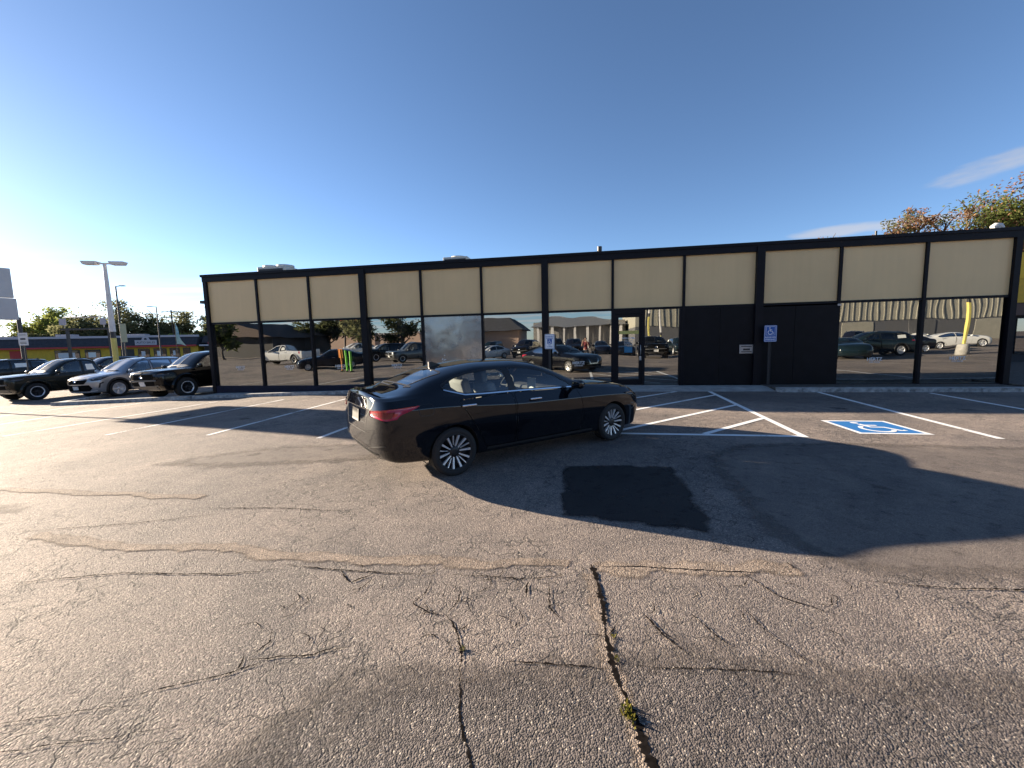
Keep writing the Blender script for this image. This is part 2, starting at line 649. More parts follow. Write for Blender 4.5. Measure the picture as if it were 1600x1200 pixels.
STY['offroad'] = dict(
    W=.965, WB=2.85, track=.84, RT=.405, RR=.235, TW=.265, arch=.475, zaxle=.405,
    xr=[-2.1, -2.15, -2.32, -2.42, -2.44, -2.42, -2.38, -2.33, -2.26, -2.25, -2.25],
    xf=[2.05, 2.1, 2.25, 2.42, 2.45, 2.43, 2.38, 2.36, 2.35, 2.35, 2.35],
    z=[.33, .33, [(-2.4, .46), (-1.9, .40), (0, .38), (1.9, .42), (2.4, .46)], .60, .82,
       [(-2.4, 1.02), (0, 1.0), (2.4, 1.03)], [(-2.42, 1.17), (0, 1.15), (1.0, 1.13), (1.4, 1.13), (1.9, 1.125), (2.36, 1.10)]],
    belt_in=.95,
    rail_z=[(-2.27, 1.63), (-1.5, 1.68), (-.4, 1.70), (.1, 1.68), (.38, 1.62), (.75, 1.42), (1.0, 1.26), (1.2, 1.165), (1.6, 1.16), (2.1, 1.145), (2.36, 1.12)],
    rail_y=[(-2.27, .67), (-1, .69), (.2, .68), (.75, .73), (1.1, .77), (1.3, .77), (2.36, .66)],
    top_z=[(-2.26, 1.70), (-1.5, 1.77), (-.3, 1.80), (.1, 1.78), (.35, 1.73), (.75, 1.51), (1.05, 1.30), (1.2, 1.205), (1.6, 1.20), (2.1, 1.18), (2.36, 1.14)],
    capR=(.28, 3.4), capF=(.30, 3.4), bulge=.03,
    glass_f=[(-.03, 1.195), (.5, 1.185), (.96, 1.175), (.92, 1.21), (.70, 1.38), (.48, 1.51), (.32, 1.59), (.1, 1.63), (-.05, 1.64)],
    glass_r=[(-.14, 1.197), (-.16, 1.645), (-.6, 1.64), (-1.02, 1.63), (-1.05, 1.21)],
    glass_q=[(-1.13, 1.22), (-1.11, 1.625), (-1.6, 1.61), (-2.05, 1.585), (-2.15, 1.25)],
    wind=[(.38, .60), (.36, 0), (1.16, 0), (1.13, .45), (1.06, .72)], back=None,
    door_f=[(-.06, .44), (.86, .44), (1.0, .72), (1.02, 1.13), (-.06, 1.15)],
    door_r=[(-.09, .44), (-.76, .44), (-.98, .70), (-1.06, .95), (-1.06, 1.16), (-.09, 1.15)],
    handle=[(.08, 1.03), (-.88, 1.035)], mirror=(.95, 1.02, 1.22))
STY['pickup'] = dict(
    STY['offroad'], WB=3.3, RT=.395, arch=.46, zaxle=.395,
    xr=[-2.5, -2.55, -2.7, -2.78, -2.8, -2.8, -2.79, -2.78, -2.77, -2.77, -2.77],
    rail_z=[(-2.78, 1.18), (-.98, 1.19), (-.86, 1.20), (-.66, 1.62), (-.4, 1.69), (.1, 1.68), (.38, 1.62), (.75, 1.42), (1.0, 1.26), (1.2, 1.165), (1.6, 1.15), (2.1, 1.12), (2.5, 1.07)],
    rail_y=[(-2.78, .80), (-.95, .80), (-.6, .68), (.2, .68), (.75, .73), (1.1, .77), (1.3, .77), (2.5, .66)],
    top_z=[(-2.78, 1.17), (-.98, 1.18), (-.86, 1.20), (-.66, 1.70), (-.3, 1.79), (.1, 1.78), (.35, 1.73), (.75, 1.51), (1.05, 1.30), (1.2, 1.205), (1.6, 1.19), (2.1, 1.15), (2.5, 1.08)],
    xf=[2.15, 2.2, 2.35, 2.52, 2.55, 2.53, 2.48, 2.46, 2.45, 2.45, 2.45],
    glass_r=[(-.14, 1.197), (-.16, 1.645), (-.42, 1.62), (-.62, 1.45), (-.68, 1.21)], glass_q=None,
    door_r=[(-.09, .44), (-.66, .44), (-.74, .72), (-.78, 1.16), (-.09, 1.15)],
    handle=[(.08, 1.03), (-.62, 1.035)])


for _k, _dz in (('offroad', .06), ('pickup', .06), ('crossover', .03)):
    for _t in ('rail_z', 'top_z'):
        STY[_k][_t] = [(x, z + _dz * min(1., max(0., (z - 1.2) / .35))) for x, z in STY[_k][_t]]
    for _t in ('glass_f', 'glass_r', 'glass_q'):
        if STY[_k].get(_t):
            STY[_k][_t] = [(x, z + _dz * min(1., max(0., (z - 1.2) / .35))) for x, z in STY[_k][_t]]


def inside(poly, u, v):
    c, n = False, len(poly)
    for i in range(n):
        a, b = poly[i], poly[i - 1]
        if (a[1] > v) != (b[1] > v) and u < (b[0] - a[0]) * (v - a[1]) / (b[1] - a[1]) + a[0]:
            c = not c
    return c


def nearest_on(poly, u, v):
    best = None
    for i in range(len(poly)):
        a, b = Vector(poly[i - 1]), Vector(poly[i])
        e = b - a
        k = min(1, max(0, (Vector((u, v)) - a).dot(e) / max(e.length_squared, 1e-12)))
        q = a + e * k
        dd = (q - Vector((u, v))).length
        if best is None or dd < best[0]:
            best = (dd, q)
    return best


def rounded(poly, r=.03, n=3):
    out = []
    for i in range(len(poly)):
        p0, p, p1 = Vector(poly[i - 1]), Vector(poly[i]), Vector(poly[(i + 1) % len(poly)])
        a, b = p0 - p, p1 - p
        k = min(r, a.length * .4, b.length * .4)
        A, B = p + a.normalized() * k, p + b.normalized() * k
        for j in range(n + 1):
            s = j / n
            out.append(tuple(A * (1 - s) ** 2 + p * 2 * s * (1 - s) + B * s * s))
    return out


def dense(poly, step, closed=True):
    out = []
    n = len(poly)
    for i in range(n if closed else n - 1):
        a, b = Vector(poly[i]), Vector(poly[(i + 1) % n])
        k = max(1, int((b - a).length / step))
        out += [tuple(a + (b - a) * (j / k)) for j in range(k)]
    if not closed:
        out.append(tuple(poly[-1]))
    return out


def offset_poly(poly, r):
    area = sum(poly[i - 1][0] * poly[i][1] - poly[i][0] * poly[i - 1][1] for i in range(len(poly)))
    s = 1 if area > 0 else -1
    out = []
    for i in range(len(poly)):
        a, b = Vector(poly[i - 1]), Vector(poly[(i + 1) % len(poly)])
        t = (b - a).normalized()
        out.append((poly[i][0] + t.y * r * s, poly[i][1] - t.x * r * s))
    return out


class Frame:
    """2D sheet from which things are projected on to the body"""

    def __init__(s, o, a, b, d):
        s.o, s.a, s.b, s.d = Vector(o), Vector(a), Vector(b), Vector(d)

    def hit(s, bvh, u, v, off=0.):
        p = s.o + s.a * u + s.b * v - s.d * 4
        co, no, i, dist = bvh.ray_cast(p, s.d)
        if co is None or dist > 5.2:
            co, no, i, dist = bvh.find_nearest(s.o + s.a * u + s.b * v + s.d * .0)
        if no.dot(s.d) > 0:
            no = -no
        return co + no * off, no

    def uv(s, p):
        q = Vector(p) - s.o
        return q.dot(s.a), q.dot(s.b)


def side(sg):
    return Frame((0, sg * .9, 0), (1, 0, 0), (0, 0, 1), (0, -sg, 0))


TOP = Frame((0, 0, 1.2), (1, 0, 0), (0, 1, 0), (0, 0, -1))
FRONT = Frame((2.3, 0, 0), (0, 1, 0), (0, 0, 1), (-1, 0, 0))
REAR = Frame((-2.4, 0, 0), (0, 1, 0), (0, 0, 1), (1, 0, 0))


def patch(bvh, poly, fr, off=.004, step=.05, thick=0.):
    poly = dense(poly, step)
    n = len(poly)
    us = [p[0] for p in poly]
    vs = [p[1] for p in poly]
    pts = list(poly)
    u = min(us) + step / 2
    while u < max(us):
        v = min(vs) + step / 2
        while v < max(vs):
            if inside(poly, u, v) and nearest_on(poly, u, v)[0] > step * .45:
                pts.append((u, v))
            v += step
        u += step
    r = delaunay_2d_cdt([Vector(p) for p in pts], [(i, (i + 1) % n) for i in range(n)], [], 1, 1e-5)
    vv = [fr.hit(bvh, p[0], p[1], off) for p in r[0]]
    verts = [q[0] for q in vv]
    faces = [tuple(f) for f in r[2]]
    if thick:
        k = len(verts)
        low = [q[0] - q[1] * (thick + off) for q in vv]
        cnt = {}
        for f in faces:
            for i in range(len(f)):
                e = (f[i], f[(i + 1) % len(f)])
                cnt[e] = cnt.get(e, 0) + 1
        rim = [e for e in cnt if (e[1], e[0]) not in cnt]
        verts = verts + low
        faces = faces + [(a, b, b + k, a + k) for a, b in rim]
    return verts, faces


def strip(bvh, line, w, fr, off=.004, step=.05, closed=False):
    line = dense(line, step, closed)
    n = len(line)
    va, vb = [], []
    for i in range(n):
        if closed:
            t = Vector(line[(i + 1) % n]) - Vector(line[i - 1])
        else:
            t = Vector(line[min(i + 1, n - 1)]) - Vector(line[max(i - 1, 0)])
        t.normalize()
        u, v = line[i]
        va.append(fr.hit(bvh, u - t.y * w / 2, v + t.x * w / 2, off)[0])
        vb.append(fr.hit(bvh, u + t.y * w / 2, v - t.x * w / 2, off)[0])
    k = n if closed else n - 1
    f = [(i, (i + 1) % n, n + (i + 1) % n, n + i) for i in range(k)]
    return va + vb, f


def body_bm(S, res):
    W, nr = S['W'], 11
    NU = res
    u = (1 - np.cos(np.linspace(0, math.pi, NU + 1))) / 2
    u = .55 * u + .45 * np.linspace(0, 1, NU + 1)
    u[:3] = [0, u[3] * .12, u[3] * .45]
    u[-3:] = [1 - (1 - u[-4]) * .45, 1 - (1 - u[-4]) * .12, 1]
    X, Y, Z = np.zeros((nr, NU + 1)), np.zeros((nr, NU + 1)), np.zeros((nr, NU + 1))
    yw = [k * W for k in S['yw']] if 'yw' in S else [0, .80 * W, .94 * W, .985 * W, W, .985 * W, S['belt_in'] * W]
    for i in range(nr):
        x = S['xr'][i] + u * (S['xf'][i] - S['xr'][i])
        if i <= 6:
            z = tab(S['z'][i], x)
            y = np.full(NU + 1, yw[i])
        else:
            rz, ry, tz = tab(S['rail_z'], x), tab(S['rail_y'], x), tab(S['top_z'], x)
            bz = tab(S['z'][6], x)
            if i == 7:
                k = np.clip((rz - bz) / .25, 0, 1)
                y = (yw[6] * .52 + ry * .48) + S['bulge'] * k
                z = bz * .5 + rz * .5 + .012 * (1 - k)
            elif i == 8:
                y, z = ry, rz
            elif i == 9:
                y, z = ry * .58, rz + (tz - rz) * .80
            else:
                y, z = np.zeros(NU + 1), tz
        (Lr, nr_), (Lf, nf_) = S['capR'], S['capF']
        dr = np.clip((x - S['xr'][i]) / Lr, 0, 1)
        df = np.clip((S['xf'][i] - x) / Lf, 0, 1)
        y = y * (1 - (1 - dr) ** nr_) ** (1 / nr_) * (1 - (1 - df) ** nf_) ** (1 / nf_)
        X[i], Y[i], Z[i] = x, y, z
    P = np.stack([X, Y, Z], -1)                      # rows, stations, 3
    if 'yw' in S:                                    # pressed creases at shoulder, belt and sill
        rows_ = []
        for i in range(nr):
            if i in (3, 5, 6):
                rows_ += [P[i] * .90 + P[i - 1] * .10, P[i], P[i] * .90 + P[i + 1] * .10]
            else:
                rows_.append(P[i])
        P = np.stack(rows_)
        nr = len(rows_)
    ch = np.linalg.norm(np.diff(P[:, NU // 3:2 * NU // 3], axis=0), axis=-1).mean(1)
    par = np.concatenate([[0], np.cumsum(ch + (.004 if 'yw' in S else .03))])
    q = []
    for i in range(nr - 1):
        k = max(2, int(ch[i] / (4.6 / res) * .9))
        q += list(par[i] + (par[i + 1] - par[i]) * np.arange(k) / k)
    q.append(par[-1])
    G = pchip(par, P, np.array(q))
    NV = len(q)
    bm = bmesh.new()
    for sg in (1, -1):
        g = [[bm.verts.new((G[j, i, 0], sg * G[j, i, 1], G[j, i, 2])) for i in range(NU + 1)] for j in range(NV)]
        for j in range(NV - 1):
            for i in range(NU):
                f = (g[j][i], g[j][i + 1], g[j + 1][i + 1], g[j + 1][i])
                bm.faces.new(f if sg < 0 else f[::-1])
    bmesh.ops.remove_doubles(bm, verts=bm.verts, dist=1e-5)
    bmesh.ops.dissolve_degenerate(bm, edges=bm.edges, dist=1e-5)
    bmesh.ops.recalc_face_normals(bm, faces=bm.faces)
    if sum(f.normal.z for f in bm.faces if f.calc_center_median().z > 1.0) < 0:
        bmesh.ops.reverse_faces(bm, faces=bm.faces)
    return bm


def cut(bm, bvh, poly, fr, cond, keep=False, gap=0.):
    """take the faces inside the outline out of the shell; with keep, return them as a shell of their own"""
    us = [p[0] for p in poly]
    vs = [p[1] for p in poly]
    lo, hi, lv, hv = min(us) - .05, max(us) + .05, min(vs) - .05, max(vs) + .05
    dele = []
    for f in bm.faces:
        c = f.calc_center_median()
        u, v = fr.uv(c)
        if lo < u < hi and lv < v < hv and cond(c, f.normal) and inside(poly, u, v):
            dele.append(f)
    out = None
    if keep and dele:
        out = bmesh.new()
        mp = {}
        for f in dele:
            for v in f.verts:
                if v not in mp:
                    mp[v] = out.verts.new(v.co)
            out.faces.new([mp[v] for v in f.verts])
    border = {v for f in dele for v in f.verts}
    bmesh.ops.delete(bm, geom=dele, context='FACES')

    def snap(vset, r):
        pl = offset_poly(poly, r) if r else poly
        for v in vset:
            if v.is_valid and any(len(e.link_faces) == 1 for e in v.link_edges):
                u, w = fr.uv(v.co)
                dd, q = nearest_on(pl, u, w)
                if dd < .06:
                    co, no = fr.hit(bvh, q[0], q[1])
                    if (co - v.co).length < .09:
                        v.co = co
    snap([v for v in border if v.is_valid], gap)
    if out is not None:
        snap(list(out.verts), -gap)
    return out


def make_wheel(S, root, x, sg, style, mats):
    """wheel > tyre, rim; outer face towards +-y"""
    w = empty('wheel', (x, sg * S['track'], S['zaxle']), 0, parent=root)
    rt, rr, tw = S['RT'], S['RR'], S['TW']
    h = tw / 2
    tm = MB()
    prof = [(rr - .01, -h * .86), (rr + .02, -h * .98), (rt * .90, -h), (rt * .965, -h * .9), (rt * .995, -h * .72)]
    for k in range(4):                                     # grooves
        y = -h * .55 + k * h * .36
        prof += [(rt, y - .022), (rt, y - .006), (rt - .008, y - .004), (rt - .008, y + .004), (rt, y + .006)]
    prof += [(rt * .995, h * .72), (rt * .965, h * .9), (rt * .90, h), (rr + .02, h * .98), (rr - .01, h * .86)]
    tm.lathe_y(prof, 48)
    tm.build('tyre', mats['rubber'], w)
    rm = MB()
    f = sg
    rm.lathe_y([(rr - .012, f * h * .84), (rr + .012, f * h * .90), (rr + .004, f * h * .97), (rr - .008, f * h * .92), (rr - .016, f * h * .55), (rr * .93, f * -.02), (.03, f * -.01)], 48, 1 if style != 'plain' else 0)
    y0, y1 = f * h * .48, f * h * .88

    def blade(a, r0, w0, r1, w1, mi, da=0., ya=None, yb=None):
        ya = f * h * .62 if ya is None else ya
        yb = y1 if yb is None else yb
        c0, s0, c1, s1 = math.cos(a), math.sin(a), math.cos(a + da), math.sin(a + da)
        P = []
        for (c, s, r, ww, y) in ((c0, s0, r0, w0, ya), (c1, s1, r1, w1, yb)):
            for k in (-1, 1):
                P.append((r * c - k * ww / 2 * s, y, r * s + k * ww / 2 * c))
        Q = [(p[0], p[1] - f * .03, p[2]) for p in P]
        v = [P[0], P[1], P[3], P[2], Q[0], Q[1], Q[3], Q[2]]
        rm.add(v, [(0, 1, 2, 3), (4, 7, 6, 5), (0, 4, 5, 1), (1, 5, 6, 2), (2, 6, 7, 3), (3, 7, 4, 0)], mi)
    if style == 'split':
        for k in range(10):
            a = 2 * math.pi * k / 10 + .1
            blade(a, .05, .012, rr - .006, .026, 0, da=.06 if k % 2 else -.06)
            if k % 2 == 0:
                blade(a + math.pi / 10, .085, .005, rr - .01, .012, 0)
        rm.lathe_y([(.075, f * h * .5), (.066, f * h * .66), (.03, f * h * .70), (.0, f * h * .70)], 24, 1)
    elif style == 'ring':
        rm.lathe_y([(rr - .03, f * h * .80), (rr - .004, f * h * .98), (rr + .012, f * h * .96)], 40, 0)
        for k in range(6):
            blade(2 * math.pi * k / 6, .05, .06, rr - .02, .085, 1)
        rm.lathe_y([(.075, f * h * .5), (.066, f * h * .72), (.0, f * h * .72)], 20, 1)
    else:
        for k in range(5):
            a = 2 * math.pi * k / 5
            blade(a - .12, .05, .03, rr - .008, .035, 0)
            blade(a + .12, .05, .03, rr - .008, .035, 0)
        rm.lathe_y([(.07, f * h * .5), (.06, f * h * .7), (.0, f * h * .7)], 20, 0)
    rm.build('rim', [mats['rim'], mats['rim_dark']], w)
    return w


def seat_parts(root, x, y, z, m, wide=.5):
    b = MB()
    b.box(x - .25, x + .27, y - wide / 2, y + wide / 2, z - .02, z + .14, 0, .05)
    bm = bmesh.new()
    bmesh.ops.create_cube(bm, size=1)
    for v in bm.verts:
        v.co = Vector((v.co.x * .15, v.co.y * wide * .94, v.co.z * .62))
    bmesh.ops.bevel(bm, geom=bm.edges[:], offset=.055, segments=3, affect='EDGES', profile=.5)
    b.frombm(bm, 0, Matrix.Translation((x - .33, y, z + .42)) @ Matrix.Rotation(R(-17), 4, 'Y'), True)
    bm = bmesh.new()
    bmesh.ops.create_cube(bm, size=1)
    for v in bm.verts:
        v.co = Vector((v.co.x * .10, v.co.y * .26, v.co.z * .17))
    bmesh.ops.bevel(bm, geom=bm.edges[:], offset=.04, segments=3, affect='EDGES', profile=.5)
    b.frombm(bm, 0, Matrix.Translation((x - .45, y, z + .80)) @ Matrix.Rotation(R(-10), 4, 'Y'), True)
    return b.build('seat', m, root)


def make_car(kind, name, loc, rz, label, cat, group, paint, res=110, rim='plain', glass='dark_glass', rear_glass=None, extras=None, clad=True):
    S = STY[kind]
    root = empty(name, loc, rz, label, cat, group)
    pm = M[paint]
    full = body_bm(S, res)
    full.verts.ensure_lookup_table()
    bvh = BVHTree.FromBMesh(full)
    bm = full
    hx = S['WB'] / 2
    xoff = 0
    axles = [hx, -hx]
    # wheel arches
    for xa in axles:
        for sg in (1, -1):
            circ = [(xa + S['arch'] * math.cos(2 * math.pi * k / 40), S['zaxle'] + .012 + S['arch'] * math.sin(2 * math.pi * k / 40)) for k in range(40)]
            cut(bm, bvh, circ, side(sg), lambda c, n, sg=sg: c.y * sg > .42)
            wl = MB()
            a0, n = -.45, 30
            va, vb, vc = [], [], []
            for k in range(n + 1):
                a = a0 + (math.pi - 2 * a0) * k / n
                u, v = xa + S['arch'] * math.cos(a), S['zaxle'] + .012 + S['arch'] * math.sin(a)
                p, no = side(sg).hit(bvh, u, v)
                va.append((u, p.y - sg * .004, v))
                vb.append((u, sg * .48, v))
                vc.append((xa, sg * .48, S['zaxle']))
            wl.add(va + vb, [(i, i + 1, n + 2 + i, n + 1 + i) for i in range(n)], 0, True)
            wl.add(vb + [vc[0]], [(i, i + 1, n + 1) for i in range(n)], 0)
            wl.build('wheel_well', M['interior'], root)
            if clad and kind != 'sedan':
                wide = kind != 'crossover'
                rows_ = [(.0, .0), (.0, .055 if wide else .02), (.055, .055 if wide else .02), (.10 if wide else .075, .0)]
                cols = []
                for a_ in np.linspace(-.30, math.pi + .30, 36):
                    col = []
                    for dr_, off_ in rows_:
                        rr_ = S['arch'] + dr_ - .004
                        p_, n_ = side(sg).hit(bvh, xa + rr_ * math.cos(a_), S['zaxle'] + .012 + rr_ * math.sin(a_))
                        col.append(p_ + Vector((0, sg * off_, 0)) + n_ * .002)
                    cols.append(col)
                nv_ = len(rows_)
                mesh_obj('arch_trim', [p_ for c_ in cols for p_ in c_], [(i * nv_ + j, (i + 1) * nv_ + j, (i + 1) * nv_ + j + 1, i * nv_ + j + 1) for i in range(35) for j in range(nv_ - 1)],
                         pm if wide else M['black_plastic'], root)
    # windows
    wins = []
    for key in ('glass_f', 'glass_r', 'glass_q'):
        if S.get(key):
            for sg in (1, -1):
                wins.append((rounded(S[key], .035), side(sg), (lambda c, n, sg=sg: c.y * sg > .4), 'side_window', rear_glass if (rear_glass and key != 'glass_f') else glass))
    wp = S['wind'] + [(x, -y) for x, y in S['wind'][::-1] if y > 0]
    wins.append((rounded(wp, .05), TOP, lambda c, n: c.z > .8 and n.z > .1, 'windshield', glass))
    if S.get('back'):
        bp = S['back'] + [(x, -y) for x, y in S['back'][::-1] if y > 0]
        wins.append((rounded(bp, .05), TOP, lambda c, n: c.z > .8 and n.z > .1, 'rear_window', rear_glass or glass))
    for poly, fr, cond, nm, gm in wins:
        cut(bm, bvh, poly, fr, cond)
        v, f = patch(bvh, poly, fr, .002, .07)
        o = mesh_obj(nm, v, f, M[gm], root, True)
        v, f = strip(bvh, offset_poly(poly, .008), .026, fr, .004, .05, True)
        mesh_obj('window_seal', v, f, M['black_plastic'], o, True)
    # doors
    dh = []
    for key in ('door_f', 'door_r'):
        for sg in (1, -1):
            poly = rounded(S[key], .05)
            ob = cut(bm, bvh, poly, side(sg), lambda c, n, sg=sg: c.y * sg > .4, keep=True, gap=.0035)
            if ob is None:
                continue
            d = bm_obj('door', ob, pm, root, True)
            hxz = S['handle'][0 if key == 'door_f' else 1]
            p, no = side(sg).hit(bvh, hxz[0], hxz[1])
            hb = MB()
            hb.box(hxz[0] - .10, hxz[0] + .10, p.y - .012 + sg * .024, p.y + .012 + sg * .024, hxz[1] - .014, hxz[1] + .014, 0, .009)
            hb.box(hxz[0] + .07, hxz[0] + .085, min(p.y, p.y + sg * .03), max(p.y, p.y + sg * .03), hxz[1] - .01, hxz[1] + .01, 0)
            hb.box(hxz[0] - .085, hxz[0] - .07, min(p.y, p.y + sg * .03), max(p.y, p.y + sg * .03), hxz[1] - .01, hxz[1] + .01, 0)
            hb.build('door_handle', M['chrome' if kind == 'sedan' else paint], d)
    body = bm_obj('body', bm, pm, root, True)
    # mirrors
    mx, my, mz = S['mirror']
    for sg in (1, -1):
        b = bmesh.new()
        bmesh.ops.create_cube(b, size=1)
        for v in b.verts:
            k = .8 if v.co.x > 0 else 1
            v.co = Vector((v.co.x * .12, v.co.y * .22 * k, v.co.z * (.14 if kind == 'sedan' else .17) * k))
        bmesh.ops.bevel(b, geom=b.edges[:], offset=.045, segments=3, affect='EDGES', profile=.5)
        q = MB()
        q.frombm(b, 0, Matrix.Translation((mx, sg * (my + .10), mz + .03)), True)
        q.tube([(mx + .02, sg * (my - .08), mz - .05), (mx, sg * (my + .05), mz - .01)], .025, 8, 1)
        q.build('side_mirror', [pm, M['black_plastic']], root)
    mats = dict(rubber=M['rubber'], rim=M['alloy'], rim_dark=M['dark_alloy'])
    for xa in axles:
        for sg in (1, -1):
            make_wheel(S, root, xa, sg, rim, mats)
    # cabin
    zb = S['z'][6][0][1] if isinstance(S['z'][6], list) else 1.
    cb = MB()
    fz = S['zaxle'] + (.08 if kind != 'sedan' else .10)
    dx = S.get('dx', 0.)
    cb.box((-1.35 if kind != 'pickup' else -.75) + dx * .3, 1.05 + dx, -.70, .70, fz - .06, fz, 0)
    cb.box(.82 + dx, 1.12 + dx, -.70, .70, fz + .3, zb - .07, 0, .05)
    cb.build('dashboard', M['interior'], root)
    sz = fz + (.06 if kind != 'sedan' else -.04)
    sc = M['seat_cloth'] if kind == 'sedan' else M['seat_dark']
    seat_parts(root, .12 + dx, .38, sz, sc)
    seat_parts(root, .12 + dx, -.38, sz, sc)
    if kind != 'pickup':
        seat_parts(root, -.62 + dx * .75, 0, sz + (.03 if kind != 'sedan' else -.06), M['seat_dark'], 1.15)
    sw = MB()
    cx, cz = .62 + dx, zb - .08
    ring = [(cx + .02 * 0 + math.sin(R(25)) * .18 * math.sin(a), .38 + .18 * math.cos(a), cz + math.cos(R(25)) * .18 * math.sin(a)) for a in np.linspace(0, 2 * math.pi, 21)]
    sw.tube(ring, .014, 6, 0, False)
    sw.tube([(cx, .38, cz), (cx + .25, .38, cz - .1)], .03, 8)
    sw.tube([(cx, .22, cz), (cx, .54, cz)], .014, 6)
    sw.build('steering_wheel', M['interior'], root)
    # common lamps and plates
    if extras:
        extras(root, bvh, S, pm)
    return root


def P_(nm, bvh, poly, fr, m, root, off=.006, step=.05, thick=.02):
    v, f = patch(bvh, poly, fr, off, step, thick)
    return mesh_obj(nm, v, f, M[m] if isinstance(m, str) else m, root, True)


def S_(nm, bvh, line, w, fr, m, root, off=.006, step=.04, closed=False):
    v, f = strip(bvh, line, w, fr, off, step, closed)
    return mesh_obj(nm, v, f, M[m] if isinstance(m, str) else m, root, True)


def mirror_y(poly):
    return [(-u, v) for u, v in poly[::-1]]


def sedan_extras(root, bvh, S, pm):
    # rear corner lamps, seen from the corner so that they wrap round it
    for sg in (1, -1):
        c = math.sqrt(.5)
        fr = Frame((-2.10, sg * .75, 0), (c, sg * c, 0), (0, 0, 1), (c, -sg * c, 0))   # +u towards the side of the car
        lamp = [(-.29, .880), (-.10, .897), (.05, .908), (.28, .921), (.26, .897), (.13, .842), (.10, .80), (.0, .786), (-.14, .805), (-.28, .822)]
        o = P_('tail_light', bvh, lamp, fr, 'red_lens', root, .008, .03)
        P_('inner_lens', bvh, [(-.24, .865), (-.04, .880), (.09, .885), (.05, .812), (-.06, .808)], fr, 'dark_red_lens', o, .0095, .03, 0)
    # trunk shut lines, plate and trims
    S_('trunk_seam', bvh, [(-.62, 1.0), (-.60, .92), (-.44, .79), (-.40, .60), (.40, .60), (.44, .79), (.60, .92), (.62, 1.0)], .008, REAR, 'black_plastic', root, .0015)
    P_('number_plate', bvh, [(-.16, .70), (.16, .70), (.16, .85), (-.16, .85)], REAR, 'plate_dark', root, .012, .06)
    P_('rear_diffuser', bvh, [(-.72, .26), (.72, .26), (.66, .37), (-.66, .37)], REAR, 'black_plastic', root, .006, .08)
    S_('bumper_crease', bvh, [(-.85, .50), (-.45, .43), (.45, .43), (.85, .50)], .012, REAR, 'black_plastic', root, .003)
    # spoiler lip
    S_('spoiler', bvh, [(-2.19, .60), (-2.245, .3), (-2.26, 0), (-2.245, -.3), (-2.19, -.60)], .05, TOP, pm, root, .02)
    for sg in (1, -1):
        f = side(sg)
        S_('window_trim', bvh, [(.57, .944), (.1, .957), (-.5, .971), (-.95, .976), (-1.22, .985), (-1.49, 1.062)], .016, f, 'chrome', root, .008)
        S_('pillar_trim', bvh, [(-.49, .985), (-.51, 1.28)], .07, f, 'black_plastic', root, .005)
        S_('sill_trim', bvh, [(-.95, .275), (.95, .262)], .03, f, 'black_plastic', root, .006)
        P_('headlight', bvh, [(1.66, .77), (1.9, .76), (2.14, .70), (2.21, .63), (2.04, .62), (1.87, .68)], f, 'dark_lens', root, .006)
        if sg < 0:
            S_('fuel_flap', bvh, rounded([(-1.86, .80), (-1.68, .80), (-1.68, .93), (-1.86, .93)], .05), .007, f, 'black_plastic', root, .0015, .04, True)
    P_('grille', bvh, [(-.38, .44), (.38, .44), (.50, .70), (-.50, .70)], FRONT, 'black_plastic', root)
    P_('front_intake', bvh, [(-.60, .26), (.60, .26), (.55, .36), (-.55, .36)], FRONT, 'black_plastic', root)
    S_('front_emblem', bvh, [(-.36, .70), (-.26, .46), (.26, .46), (.36, .70)], .03, FRONT, 'chrome', root, .012)
    # roof aerial fin
    b = MB()
    b.prism([(-1.34, 1.29), (-1.16, 1.335), (-1.30, 1.385), (-1.34, 1.38)], 'y', -.018, .018)
    b.build('aerial', M['black_plastic'], root)
    # price sheet on the dash
    pp = MB()
    pp.box(.10, .105, -.56, -.36, .93, 1.09)
    o = pp.build('paper_sheet', M['paper'], root)


